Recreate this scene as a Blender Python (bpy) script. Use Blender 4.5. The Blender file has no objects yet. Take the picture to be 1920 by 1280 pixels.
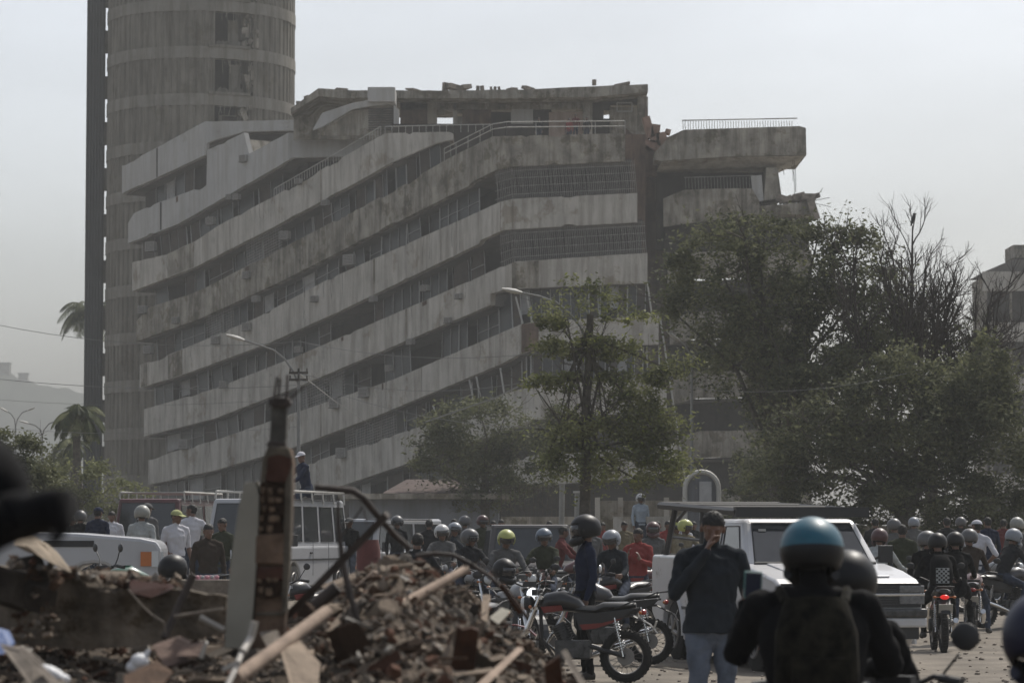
import bpy, bmesh, math, random
import numpy as np
from mathutils import Vector, Matrix
R = math.radians
S = bpy.context.scene
COL = S.collection
# ---------------------------------------------------------------- camera
FPX = 5600.0; HZ = 1000.0; CAMZ = 1.68
PITCH = math.atan((HZ - 640) / FPX)
cam = bpy.data.cameras.new('camera'); camo = bpy.data.objects.new('camera', cam); COL.objects.link(camo)
cam.sensor_width = 36; cam.lens = FPX * 36 / 1920; cam.clip_start = .5; cam.clip_end = 6000
camo.location = (0, 0, CAMZ); camo.rotation_euler = (R(90) + PITCH, 0, 0)
cam.dof.use_dof = True; cam.dof.focus_distance = 48; cam.dof.aperture_fstop = 5.0
S.camera = camo
# ---------------------------------------------------------------- light
SUN_EL, SUN_AZ = R(52), R(30)          # azimuth measured from +Y (view direction) towards +X
w = bpy.data.worlds.new('World'); S.world = w; w.use_nodes = True
nt = w.node_tree; bg = nt.nodes['Background']
sky = nt.nodes.new('ShaderNodeTexSky'); sky.sky_type = 'NISHITA'; sky.sun_disc = False
sky.sun_elevation = SUN_EL; sky.sun_rotation = SUN_AZ
sky.air_density = 0.9; sky.dust_density = 2.4; sky.ozone_density = 0.6; sky.altitude = 0
# thin high overcast: the blue sky is veiled and very faintly mottled
wtc = nt.nodes.new('ShaderNodeTexCoord'); wmp = nt.nodes.new('ShaderNodeMapping'); wmp.inputs['Scale'].default_value = (1, 1, 3.2); nt.links.new(wtc.outputs['Generated'], wmp.inputs[0])
wn = nt.nodes.new('ShaderNodeTexNoise'); wn.inputs['Scale'].default_value = 5.5; wn.inputs['Detail'].default_value = 5; nt.links.new(wmp.outputs[0], wn.inputs['Vector'])
wr = nt.nodes.new('ShaderNodeMapRange'); wr.inputs['From Min'].default_value = .3; wr.inputs['From Max'].default_value = .7; wr.inputs['To Min'].default_value = .93; wr.inputs['To Max'].default_value = 1.10; nt.links.new(wn.outputs['Fac'], wr.inputs[0])
wh = nt.nodes.new('ShaderNodeHueSaturation'); wh.inputs['Saturation'].default_value = .42; nt.links.new(sky.outputs[0], wh.inputs['Color']); nt.links.new(wr.outputs[0], wh.inputs['Value'])
nt.links.new(wh.outputs[0], bg.inputs[0]); bg.inputs[1].default_value = 0.10
sd = bpy.data.lights.new('sun', 'SUN'); sd.energy = 2.4; sd.angle = R(1.0); sd.color = (1, .95, .87)
so = bpy.data.objects.new('sun', sd); COL.objects.link(so)
sv = Vector((math.sin(SUN_AZ) * math.cos(SUN_EL), math.cos(SUN_AZ) * math.cos(SUN_EL), math.sin(SUN_EL)))
so.rotation_euler = sv.to_track_quat('Z', 'Y').to_euler(); so.location = sv * 300
S.view_settings.view_transform = 'Standard'; S.view_settings.look = 'None'
S.view_settings.exposure = 0.68; S.view_settings.gamma = 1
# ---------------------------------------------------------------- helpers
cp, sp = math.cos(PITCH), math.sin(PITCH)
def P(px, py, Y):                       # world point at distance Y seen at photo pixel (px, py)
    u = (px - 960) / FPX; v = (640 - py) / FPX
    dy = cp - v * sp; dz = sp + v * cp; t = Y / dy
    return Vector((u * t, Y, CAMZ + dz * t))
def X(px, Y): return (px - 960) / FPX * Y / cp * 1.0
def smooth(a, b, x):
    t = min(1, max(0, (x - a) / (b - a))); return t * t * (3 - 2 * t)
def G(x, y):                            # height of the ground
    return .30 * smooth(44, 70, y) + .40 * smooth(-4.2, -6.5, x) * smooth(24, 32, y) * smooth(75, 50, y) + .03 * math.sin(x * .7 + y * .3) * math.sin(y * .45)
class MB:
    def __init__(s): s.v = []; s.f = []; s.m = []; s.ci = 0
    def add(s, vs, fs, ci=None):
        o = len(s.v); s.v += [tuple(p) for p in vs]; s.f += [tuple(i + o for i in f) for f in fs]
        s.m += [s.ci if ci is None else ci] * len(fs); return s
    def box(s, c, d, rot=None, ci=None, taper=1):
        c = Vector(c); vs = []
        for z in (-.5, .5):
            k = 1 if z < 0 else taper
            for x, y in ((-.5, -.5), (.5, -.5), (.5, .5), (-.5, .5)):
                p = Vector((x * d[0] * k, y * d[1] * k, z * d[2]))
                if rot is not None: p = rot @ p
                vs.append(c + p)
        return s.add(vs, [(3, 2, 1, 0), (4, 5, 6, 7), (0, 1, 5, 4), (1, 2, 6, 5), (2, 3, 7, 6), (3, 0, 4, 7)], ci)
    def tube(s, pts, r, n=8, ci=None, cap=True, sq=None, side=None):   # r number or list, elliptical with sq
        pts = [Vector(p) for p in pts]; N = len(pts); rr = r if isinstance(r, (list, tuple)) else [r] * N
        vs = []; fs = []; pu = None
        for i, p in enumerate(pts):
            t = (pts[min(i + 1, N - 1)] - pts[max(i - 1, 0)])
            t = t.normalized() if t.length > 1e-9 else Vector((0, 0, 1))
            if side is not None: u = Vector(side) - t * t.dot(Vector(side))
            elif pu is None: u = t.orthogonal()
            else: u = pu - t * t.dot(pu)
            u.normalize(); pu = u; w_ = t.cross(u)
            q = rr[i] if isinstance(rr[i], (tuple, list)) else (rr[i], rr[i] * (sq or 1))
            for k in range(n):
                a = 2 * math.pi * k / n; vs.append(p + u * math.cos(a) * q[0] + w_ * math.sin(a) * q[1])
        for i in range(N - 1):
            for k in range(n):
                k2 = (k + 1) % n; fs.append((i * n + k, i * n + k2, (i + 1) * n + k2, (i + 1) * n + k))
        if cap: fs.append(tuple(reversed(range(n)))); fs.append(tuple((N - 1) * n + k for k in range(n)))
        return s.add(vs, fs, ci)
    def ell(s, c, r, n=12, m=8, rot=None, ci=None, z0=-1, z1=1):
        c = Vector(c); vs = []; fs = []
        a0 = math.asin(z0); a1 = math.asin(z1)
        for j in range(m + 1):
            a = a0 + (a1 - a0) * j / m
            for k in range(n):
                b = 2 * math.pi * k / n
                p = Vector((math.cos(a) * math.cos(b) * r[0], math.cos(a) * math.sin(b) * r[1], math.sin(a) * r[2]))
                if rot is not None: p = rot @ p
                vs.append(c + p)
        for j in range(m):
            for k in range(n):
                k2 = (k + 1) % n; fs.append((j * n + k, j * n + k2, (j + 1) * n + k2, (j + 1) * n + k))
        fs.append(tuple(reversed(range(n)))); fs.append(tuple(m * n + k for k in range(n)))
        return s.add(vs, fs, ci)
    def ring(s, c, R0, r, axis=(0, 1, 0), n=24, k=8, ci=None, sq=1):
        c = Vector(c); ax = Vector(axis).normalized(); u = ax.orthogonal().normalized(); w_ = ax.cross(u); vs = []; fs = []
        for i in range(n):
            a = 2 * math.pi * i / n; d = u * math.cos(a) + w_ * math.sin(a)
            for j in range(k):
                b = 2 * math.pi * j / k; vs.append(c + d * (R0 + r * math.cos(b)) + ax * r * sq * math.sin(b))
        for i in range(n):
            for j in range(k):
                fs.append((i * k + j, ((i + 1) % n) * k + j, ((i + 1) % n) * k + (j + 1) % k, i * k + (j + 1) % k))
        return s.add(vs, fs, ci)
    def prism(s, poly, ext, ci=None):   # polygon of 3D points pushed along ext
        n = len(poly); e = Vector(ext); vs = [Vector(p) for p in poly] + [Vector(p) + e for p in poly]
        fs = [tuple(range(n)), tuple(reversed(range(n, 2 * n)))] + [(i, i + n, (i + 1) % n + n, (i + 1) % n) for i in range(n)]
        return s.add(vs, fs, ci)
    def quad(s, a, b, c, d, ci=None): return s.add([a, b, c, d], [(0, 1, 2, 3)], ci)
    def build(s, name, mats, parent=None, off=None, smooth=False, bevel=0, recalc=True):
        me = bpy.data.meshes.new(name)
        v = s.v if off is None else [(p[0] - off[0], p[1] - off[1], p[2] - off[2]) for p in s.v]
        me.from_pydata(v, [], s.f)
        if not isinstance(mats, (list, tuple)): mats = [mats]
        for m in mats: me.materials.append(m)
        if len(mats) > 1: me.polygons.foreach_set('material_index', s.m)
        if recalc:
            b = bmesh.new(); b.from_mesh(me); bmesh.ops.recalc_face_normals(b, faces=b.faces)
            b.to_mesh(me); b.free()
        if smooth:
            me.polygons.foreach_set('use_smooth', [True] * len(me.polygons))
            me.set_sharp_from_angle(angle=R(42))
        me.update()
        o = bpy.data.objects.new(name, me); COL.objects.link(o)
        if parent is not None: o.parent = parent
        if bevel:
            bv = o.modifiers.new('bevel', 'BEVEL'); bv.width = bevel; bv.segments = 2; bv.limit_method = 'ANGLE'; bv.angle_limit = R(35)
        return o
def tag(o, label=None, cat=None, group=None, kind=None):
    if label: o['label'] = label
    if cat: o['category'] = cat
    if group: o['group'] = group
    if kind: o['kind'] = kind
    return o
def thing(name, loc, label, cat, group=None, rz=0):
    o = bpy.data.objects.new(name, None); COL.objects.link(o); o.location = loc; o.rotation_euler = (0, 0, rz)
    o.empty_display_size = .3
    return tag(o, label, cat, group)
def kids(o): return [c for c in list(bpy.data.objects) if c.parent == o]
def copy_tree(o, parent=None, _idx=None):
    if _idx is None:
        _idx = {}
        for c in bpy.data.objects:
            if c.parent: _idx.setdefault(c.parent.name, []).append(c)
    c = o.copy(); COL.objects.link(c); c.parent = parent
    for ch in _idx.get(o.name, []): copy_tree(ch, c, _idx)
    return c
# ---------------------------------------------------------------- materials
MATS = {}
def mat(name, col, rough=.8, metal=0, var=.25, scale=3.0, bump=0, bscale=None, col2=None, streak=0, coat=0, trans=0, emit=None, spec=None, patch=None):
    if name in MATS: return MATS[name]
    m = bpy.data.materials.new(name); MATS[name] = m; m.use_nodes = True
    t = m.node_tree; b = t.nodes['Principled BSDF']; N = t.nodes.new; L = t.links.new
    b.inputs['Roughness'].default_value = rough; b.inputs['Metallic'].default_value = metal
    if coat: b.inputs['Coat Weight'].default_value = coat; b.inputs['Coat Roughness'].default_value = .08
    if spec is None and rough >= .85: spec = .22
    if spec is not None: b.inputs['Specular IOR Level'].default_value = spec
    if emit: b.inputs['Emission Color'].default_value = (*emit[:3], 1); b.inputs['Emission Strength'].default_value = emit[3]
    c1 = tuple(max(0, c * (1 - var)) for c in col); c2 = col2 or tuple(min(1, c * (1 + var)) for c in col)
    tc = N('ShaderNodeTexCoord'); mp = N('ShaderNodeMapping'); L(tc.outputs['Object'], mp.inputs['Vector'])
    n1 = N('ShaderNodeTexNoise'); n1.inputs['Scale'].default_value = scale; n1.inputs['Detail'].default_value = 7; n1.inputs['Roughness'].default_value = .62
    L(mp.outputs[0], n1.inputs['Vector'])
    cr = N('ShaderNodeValToRGB'); cr.color_ramp.elements[0].position = .34; cr.color_ramp.elements[1].position = .66
    cr.color_ramp.elements[0].color = (*c1, 1); cr.color_ramp.elements[1].color = (*c2, 1)
    L(n1.outputs['Fac'], cr.inputs['Fac']); out = cr.outputs['Color']
    if streak:
        mp2 = N('ShaderNodeMapping'); mp2.inputs['Scale'].default_value = (1.6, 1.6, .16); L(tc.outputs['Object'], mp2.inputs['Vector'])
        n2 = N('ShaderNodeTexNoise'); n2.inputs['Scale'].default_value = 1.3; n2.inputs['Detail'].default_value = 8; n2.inputs['Roughness'].default_value = .7
        L(mp2.outputs[0], n2.inputs['Vector'])
        c2_ = N('ShaderNodeValToRGB'); c2_.color_ramp.elements[0].position = .4; c2_.color_ramp.elements[1].position = .56
        g = 1 - streak; c2_.color_ramp.elements[0].color = (g, g * .97, g * .93, 1); c2_.color_ramp.elements[1].color = (1, 1, 1, 1)
        L(n2.outputs['Fac'], c2_.inputs['Fac'])
        mx = N('ShaderNodeMix'); mx.data_type = 'RGBA'; mx.blend_type = 'MULTIPLY'; mx.inputs['Factor'].default_value = 1
        L(out, mx.inputs['A']); L(c2_.outputs['Color'], mx.inputs['B']); out = mx.outputs['Result']
    if patch:
        n4 = N('ShaderNodeTexNoise'); n4.inputs['Scale'].default_value = patch[0]; n4.inputs['Detail'].default_value = 9; n4.inputs['Roughness'].default_value = .7
        mp4 = N('ShaderNodeMapping'); mp4.inputs['Location'].default_value = (7, 3, 5); L(tc.outputs['Object'], mp4.inputs['Vector']); L(mp4.outputs[0], n4.inputs['Vector'])
        c4 = N('ShaderNodeValToRGB'); c4.color_ramp.elements[0].position = patch[1]; c4.color_ramp.elements[1].position = patch[1] + .05
        c4.color_ramp.elements[0].color = (1, 1, 1, 1); c4.color_ramp.elements[1].color = (*patch[2], 1); L(n4.outputs['Fac'], c4.inputs['Fac'])
        m4 = N('ShaderNodeMix'); m4.data_type = 'RGBA'; m4.blend_type = 'MULTIPLY'; m4.inputs['Factor'].default_value = 1
        L(out, m4.inputs['A']); L(c4.outputs['Color'], m4.inputs['B']); out = m4.outputs['Result']
    L(out, b.inputs['Base Color'])
    if bump:
        bp = N('ShaderNodeBump'); bp.inputs['Strength'].default_value = 1; bp.inputs['Distance'].default_value = bump
        n3 = N('ShaderNodeTexNoise'); n3.inputs['Scale'].default_value = bscale or scale * 4; n3.inputs['Detail'].default_value = 6
        L(tc.outputs['Object'], n3.inputs['Vector']); L(n3.outputs['Fac'], bp.inputs['Height']); L(bp.outputs[0], b.inputs['Normal'])
    return m
def leafmat(name, col, col2):
    if name in MATS: return MATS[name]
    m = bpy.data.materials.new(name); MATS[name] = m; m.use_nodes = True
    t = m.node_tree; N = t.nodes.new; L = t.links.new; b = t.nodes['Principled BSDF']; out = t.nodes['Material Output']
    tc = N('ShaderNodeTexCoord'); n1 = N('ShaderNodeTexNoise'); n1.inputs['Scale'].default_value = .9; n1.inputs['Detail'].default_value = 5
    L(tc.outputs['Object'], n1.inputs['Vector'])
    n2 = N('ShaderNodeTexNoise'); n2.inputs['Scale'].default_value = 9; L(tc.outputs['Object'], n2.inputs['Vector'])
    ad = N('ShaderNodeMath'); ad.operation = 'MULTIPLY_ADD'; ad.inputs[1].default_value = .45; ad.inputs[2].default_value = .28
    L(n2.outputs['Fac'], ad.inputs[0]); a2 = N('ShaderNodeMath'); a2.operation = 'ADD'; L(ad.outputs[0], a2.inputs[0])
    a3 = N('ShaderNodeMath'); a3.operation = 'SUBTRACT'; L(n1.outputs['Fac'], a3.inputs[0]); a3.inputs[1].default_value = .5; L(a3.outputs[0], a2.inputs[1])
    cr = N('ShaderNodeValToRGB'); cr.color_ramp.elements[0].position = .35; cr.color_ramp.elements[1].position = .66
    cr.color_ramp.elements[0].color = (*col, 1); cr.color_ramp.elements[1].color = (*col2, 1); L(a2.outputs[0], cr.inputs[0])
    L(cr.outputs[0], b.inputs['Base Color']); b.inputs['Roughness'].default_value = .75; b.inputs['Specular IOR Level'].default_value = .25
    tr = N('ShaderNodeBsdfTranslucent'); L(cr.outputs[0], tr.inputs[0]); mx = N('ShaderNodeMixShader'); mx.inputs[0].default_value = .35
    L(b.outputs[0], mx.inputs[1]); L(tr.outputs[0], mx.inputs[2]); L(mx.outputs[0], out.inputs['Surface'])
    return m
rnd = random.Random(7)
M_conc = mat('weathered_concrete', (.47, .445, .40), .92, var=.16, scale=.5, streak=.34, bump=.02, bscale=6, patch=(.35, .57, (.70, .66, .60)))
M_conc2 = mat('pale_painted_concrete', (.44, .435, .42), .9, var=.08, scale=.4, streak=.16, patch=(.5, .62, (.75, .72, .68)))
M_conc3 = mat('stained_concrete', (.31, .285, .24), .93, var=.35, scale=.9, streak=.5, bump=.03, bscale=5, patch=(.6, .52, (.55, .52, .46)))
M_tower = mat('tower_concrete', (.20, .185, .155), .95, var=.16, scale=.35, streak=.4, patch=(.3, .56, (.78, .75, .70)))
M_fin = mat('dark_ribbed_cladding', (.05, .055, .06), .8, var=.15, scale=.6)
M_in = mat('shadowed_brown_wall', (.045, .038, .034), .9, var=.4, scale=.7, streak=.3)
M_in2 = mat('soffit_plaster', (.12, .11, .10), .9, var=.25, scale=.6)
M_glass = mat('dusty_window_glass', (.022, .026, .03), .35, var=.3, scale=.8)
M_frame = mat('aluminium_frame', (.36, .36, .35), .5, var=.1)
M_pan = mat('brown_infill_panel', (.07, .058, .05), .85, var=.3, scale=1.2)
M_curt = mat('pale_curtain', (.34, .34, .34), .9, var=.15)
M_grl = mat('rusty_pale_grille', (.27, .26, .24), .8, var=.3, scale=4)
M_rail = mat('pale_railing_paint', (.42, .41, .38), .6, var=.15)
M_ac = mat('air_conditioner_casing', (.33, .32, .30), .6, var=.1)
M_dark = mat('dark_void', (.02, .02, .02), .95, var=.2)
M_rub = mat('broken_masonry', (.22, .19, .16), .95, var=.45, scale=2.5, bump=.05)
M_brick = mat('terracotta_brick', (.24, .10, .06), .92, var=.35, scale=6, bump=.01)
M_rust = mat('rust_stained_plaster', (.12, .08, .06), .95, var=.5, scale=.8, streak=.4)

BX0, BY0, BX1, BY1 = 230.0, 214.0, 945.0, 172.0
def fY(px, cx=945.0):
    px = min(px, cx)
    k = (px - BX0) / (BX1 - BX0); return 1 / ((1 - k) / BY0 + k / BY1)
_d = (P(230, 600, 214) - P(945, 600, 172)); _d.z = 0; _d.normalize()
NL = Vector((-_d.y, _d.x, 0)); NL = NL if NL.y > 0 else -NL
def inw(px, cx):
    if px < cx - 14: return NL
    if px > cx + 14: return Vector((0, 1, 0))
    return (NL + Vector((0, 1, 0))).normalized()
def resample(cols, step=26, jit=0):
    out = []
    for a, b in zip(cols, cols[1:]):
        n = max(1, int(abs(b[0] - a[0]) / step))
        for i in range(n):
            k = i / n
            out.append((a[0] + (b[0] - a[0]) * k, a[1] + (b[1] - a[1]) * k + (rnd.uniform(-jit, jit)), a[2] + (b[2] - a[2]) * k + rnd.uniform(-jit, jit)))
    out.append(cols[-1]); return out
def strip(mb, cols, cx, d0, thick, ci=None, jit=0, Yf=None, chip=0):
    cols = resample(cols, jit=jit, step=7 if chip else 26); vs = []; fs = []
    if chip:
        out = []; run = 0
        for c in cols:
            if run <= 0 and rnd.random() < chip: run = rnd.randint(1, 4); a_ = rnd.uniform(1.5, 6); b_ = rnd.uniform(0, 3.5) if rnd.random() < .5 else 0
            run -= 1; out.append((c[0], c[1] + (a_ * rnd.uniform(.5, 1) if run >= 0 else 0), c[2] - (b_ if run >= 0 else 0)))
        cols = out
    for (px, t, b) in cols:
        Y = Yf(px) if Yf else fY(px, cx); n = inw(px, cx)
        for (y, d) in ((t, d0), (b, d0), (b, d0 + thick), (t, d0 + thick)): vs.append(P(px, y, Y) + n * d)
    for i in range(len(cols) - 1):
        o = i * 4
        for k in range(4): fs.append((o + k, o + (k + 1) % 4, o + 4 + (k + 1) % 4, o + 4 + k))
    fs.append((0, 1, 2, 3)); q = (len(cols) - 1) * 4; fs.append((q + 3, q + 2, q + 1, q))
    return mb.add(vs, fs, ci)
def ev(line, px):
    for a, b in zip(line, line[1:]):
        if a[0] <= px <= b[0]: return a[1] + (b[1] - a[1]) * (px - a[0]) / (b[0] - a[0])
    return line[0][1] if px < line[0][0] else line[-1][1]
def cols_of(top, bot):
    xs = sorted(set([p[0] for p in top] + [p[0] for p in bot]))
    lo = max(top[0][0], bot[0][0]); hi = min(top[-1][0], bot[-1][0])
    return [(x, ev(top, x), ev(bot, x)) for x in xs if lo <= x <= hi]

BL = P(600, 1000, 190); BL.z = 0
bld = thing('collapsed_apartment_building', BL, 'long concrete apartment block sagging to the left, with tilted pale balcony bands', 'building')
BANDS = [   # top line, bottom line, corner px, material
 ([(229,311),(294,277),(384,228),(573,225),(640,226)], [(229,364),(386,290),(387.5,268),(457,247),(573,244),(640,243)], 384, M_conc2),
 ([(240,418),(251,400),(289,383),(387,347),(388.5,282),(457,249),(467,289),(540,249),(708,244),(740,244)], [(240,456),(332,421),(509,319),(548,296),(622,294),(740,293)], 540, M_conc2),
 ([(248,492),(312,477),(370,450),(409,423),(514,368),(722,250),(850,247)], [(248,546),(363,502),(520,422),(683,334),(730,307),(820,268),(850,262)], 722, M_conc),
 ([(256,602),(279,576),(359,551),(391,536),(520,470),(760,345),(833,301),(923,256),(1172,250)], [(256,640),(316,618),(369,600),(520,531),(880,348),(884,342),(929,319),(951,313),(1184,302)], 945, M_conc3),
 ([(262,684),(306,669),(341,655),(480,596),(614,524),(895,398),(936,379),(959,373),(1195,362)], [(262,728),(339,704),(504,643),(640,582),(898,457),(902,450),(944,431),(1206,416)], 950, M_conc),
 ([(270,767),(400,729),(551,670),(671,618),(896,520),(946,497),(959,491),(1214,474)], [(270,818),(400,785),(560,724),(919,572),(920,551),(950,542),(1219,530)], 955, M_conc),
 ([(278,862),(312,850),(400,826),(560,771),(735,712),(976,608),(1003,603),(1235,590)], [(278,909),(400,882),(545,840),(712,777),(940,682),(976,663),(1003,655),(1243,645)], 978, M_conc),
 ([(480,906),(575,870),(657,842),(810,792),(832,779),(913,755),(943,739),(1003,721),(1250,708)], [(480,962),(560,936),(650,907),(775,865),(943,808),(1003,786),(1262,768)], 1003, M_conc),
 ([(820,905),(943,868),(1003,852),(1270,832)], [(820,950),(943,925),(1003,910),(1282,890)], 1003, M_conc),
]
for i, (top, bot, cx, m) in enumerate(BANDS):
    mb = MB(); strip(mb, cols_of(top, bot), cx, 0, .35, jit=.4, chip=.055)
    mb.build('balcony_parapet', m, bld, BL)
    # cast slab under the parapet: reaches back to the inner wall
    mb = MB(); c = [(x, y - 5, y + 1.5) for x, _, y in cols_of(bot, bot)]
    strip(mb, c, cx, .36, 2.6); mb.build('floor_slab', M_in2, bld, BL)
# darker patched panels and joints on the parapets
def panel(i, x0, x1, m, name='stained_panel', k0=0, k1=1):
    top, bot, cx, _ = BANDS[i]; mb = MB(); f = lambda x: (x, ev(top, x) + (ev(bot, x) - ev(top, x)) * k0 + 1, ev(top, x) + (ev(bot, x) - ev(top, x)) * k1 - 1)
    strip(mb, [f(x0), f(x1)], cx, -.012, .01, jit=.5); mb.build(name, m, bld, BL)
for i, x0, x1, m in ((2, 314, 364, M_conc3), (3, 362, 392, M_conc3), (4, 315, 342, M_conc3), (3, 258, 276, M_conc3), (4, 264, 276, M_conc3), (3, 900, 950, M_conc3), (4, 938, 962, M_rust), (3, 1100, 1168, M_conc3), (5, 960, 1010, M_conc3), (6, 978, 1010, M_rust), (1, 300, 303, M_in), (0, 293, 296, M_in), (5, 760, 763, M_conc3), (2, 600, 604, M_conc3), (4, 700, 703, M_conc3), (3, 640, 644, M_conc3), (6, 600, 603, M_conc3)):
    panel(i, x0, x1, m)
for i, x0, x1 in ((5, 792, 800), (3, 460, 467), (6, 716, 719), (1, 330, 334), (5, 640, 644)): panel(i, x0, x1, M_rust, 'broken_patch', .0, rnd.uniform(.15, .3))
# terrace decks of the stepped upper floors
mb = MB()
for i in (0, 1, 2, 3):
    top, bot, cx, m = BANDS[i]; cc = [(x, y + 12, y + 18) for x, y in top if x > cx - 120]
    if len(cc) > 1: strip(mb, cc, cx, .36, 9 if i else 6)
mb.build('terrace_deck', M_conc3, bld, BL)
nwin = 0
for i in range(len(BANDS)):
    top = BANDS[i][1]; cx = BANDS[i][2]
    if i + 1 < len(BANDS): bot = BANDS[i + 1][0]
    else: bot = [(820, 1000), (1300, 1000)]
    lo = max(top[0][0], bot[0][0]); hi = min(top[-1][0], bot[-1][0])
    if i in (6,): lo = 278; bot = [(278, 960), (480, 940)] + [p for p in bot if p[0] > 480]
    if i in (7,): lo = 480; bot = [(480, 1000), (820, 1000)] + [p for p in bot if p[0] > 820]
    if i == 0: hi = 640
    xs = sorted(set([lo, hi] + [p[0] for p in top + bot if lo < p[0] < hi]))
    cols = [(x, ev(top, x) - 12, ev(bot, x) + 12) for x in xs]
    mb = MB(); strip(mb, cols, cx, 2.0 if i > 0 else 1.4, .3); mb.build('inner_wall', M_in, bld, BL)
    if i == 0: segs = [(262, 384)]
    elif i == 1: segs = [(250, 500)]
    elif i in (3, 4): segs = [(lo + 4, 880)]
    else: segs = [(lo + 4, hi - 6)]
    for a, b in segs:
        x = a
        while x < b - 12:
            y0, y1 = ev(top, x), ev(bot, x)
            if y1 - y0 < 12: x += 20; continue
            wd = rnd.uniform(20, 52) if x < cx else rnd.uniform(50, 90)
            x2 = min(x + wd, b)
            if nwin < 96 and (x2 - x) > 14 and rnd.random() < .95:
                nwin += 1; mb = MB(); d = 1.1 + rnd.uniform(-.35, .3)
                def q(px, k, dd): return P(px, ev(top, px) + (ev(bot, px) - ev(top, px)) * k, fY(px, cx)) + inw(px, cx) * dd
                kind = rnd.random(); k0 = 0.0; k1 = 1.05
                np_ = max(1, int((x2 - x) / 15))
                for j in range(np_):
                    xa = x + (x2 - x) * j / np_ + .6; xb = x + (x2 - x) * (j + 1) / np_ - .6
                    r_ = rnd.random(); ci = 0 if r_ < .68 else (2 if r_ < .955 else 3)
                    kk = k1 if ci != 3 else .7
                    mb.quad(q(xa, k0, d), q(xb, k0, d), q(xb, kk, d + .03), q(xa, kk, d + .03), ci)
                lean = rnd.uniform(-2, 4)
                for j in range(np_ + 1):
                    xx = x + (x2 - x) * j / np_; r = rnd.choice((.018, .022, .03, .05))
                    mb.tube([q(xx - lean * .3, -.02, d - .06), q(xx + lean * .7, 1.05, d - .06)], r, 4, 1)
                if kind < .35: mb.tube([q(x, .45, d - .05), q(x2, .45, d - .05)], .02, 4, 1)
                mb.build('window', [M_glass, M_frame, M_pan, M_curt], bld, BL)
            x = x2 + rnd.uniform(0, 10)
# security grilles across the two front balconies
for gi, (i, xa) in enumerate(((3, 925), (4, 935))):
    top = BANDS[i][1]; bot = BANDS[i + 1][0]; cx = BANDS[i][2]; mb = MB(); x = xa; hi = bot[-1][0] - 4
    def q(px, k): return P(px, ev(top, px) + (ev(bot, px) - ev(top, px)) * k, fY(px, cx)) + inw(px, cx) * .12
    while x < hi:
        lean = 5 if gi else 6
        mb.tube([q(x, -.03), q(min(x + lean * .6, hi), .5) + Vector((rnd.uniform(-.03, .03), 0, 0)), q(min(x + lean, hi + 4), 1.02)], .017, 4); x += rnd.choice((3.4, 3.6, 4.0))
    for k in (.12, .35, .6, .85): mb.tube([q(xx, k) for xx in (xa, 960, 1050, 1120, hi)], .016, 4)
    mb.build('security_grille', M_grl, bld, BL)
# small grilles on the sagging side
for (i, xa, xb) in ((2, 455, 522), (5, 560, 640), (6, 640, 735), (3, 380, 430)):
    top = BANDS[i][1]; bot = BANDS[i + 1][0]; cx = BANDS[i][2]; mb = MB()
    def q(px, k): return P(px, ev(top, px) + (ev(bot, px) - ev(top, px)) * k, fY(px, cx)) + inw(px, cx) * .3
    x = xa
    while x < xb: mb.tube([q(x, 0), q(x + 2, 1)], .018, 4); x += 4.5
    for k in range(1, 9): mb.tube([q(xa, k / 9), q(xb, k / 9)], .018, 4)
    mb.build('window_grille', M_grl, bld, BL)
# air conditioners
for (px, py, wd) in ((457,297,16),(431,369,13),(444,369,13),(535,441,19),(463,515,16),(395,414,18),(283,462,22),(268,580,18),(405,637,18),(463,612,18),(278,655,18),(345,832,22),(683,735,22),(628,755,22),(641,848,22),(797,540,14),(655,487,24),(560,655,14),(520,760,15),(730,690,14),(770,640,14),(840,600,13),(420,720,15),(590,560,14),(700,560,13),(480,560,14),(860,555,12),(330,600,14),(610,380,13),(560,340,12)):
    Y = fY(px) - .35; s = FPX / Y; mb = MB(); c = P(px, py, Y); W_ = wd / s * 1.0
    rt = Matrix.Rotation(-math.atan2(.837, .546) * .62, 3, 'Z') if px < 945 else Matrix.Identity(3)
    mb.box(c, (W_, .35, W_ * .78), rt, 0); mb.box(c + rt @ Vector((0, -.18, 0)), (W_ * .86, .02, W_ * .66), rt, 1)
    for k in range(5): mb.box(c + rt @ Vector((0, -.195, (k - 2) * W_ * .12)), (W_ * .84, .02, W_ * .04), rt, 0)
    mb.box(c + Vector((0, .1, -W_ * .43)), (W_ * 1.05, .45, .05), rt, 1)
    mb.build('air_conditioner', [M_ac, M_in2], bld, BL)
# hanging debris, loose conduits and the pale leaning props
for (a, b) in (((967,556),(980,606)),((988,556),(998,606)),((994,664),(1003,722)),((1237,592),(1252,690)),((1252,690),(1290,935)),((1214,532),(1222,590)),((1338,632),(1350,690)),((880,712),(889,755)),((893,706),(902,750)),((938,690),(946,742)),((812,760),(826,800)),((1057,700),(1052,800))):
    mb = MB(); mb.tube([P(a[0], a[1], fY(a[0]) - .3), P(b[0], b[1], fY(b[0]) - .35)], .055, 5); mb.build('leaning_prop', M_rail, bld, BL)
mb = MB()
for k in range(46):
    px = rnd.uniform(270, 930); i = rnd.choice((2, 3, 4, 5, 6)); b = BANDS[i]
    if px < b[0][0][0] + 20 or px > b[2] - 20: continue
    t = ev(b[0], px); L_ = rnd.uniform(20, 80); Y = fY(px) - .06
    mb.tube([P(px, t - 2, Y), P(px + rnd.uniform(-3, 3), t + L_ * .5, Y), P(px + rnd.uniform(-4, 4), t + L_, Y)], .012, 4)
mb.build('dangling_cable', M_in2, bld, BL)
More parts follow.
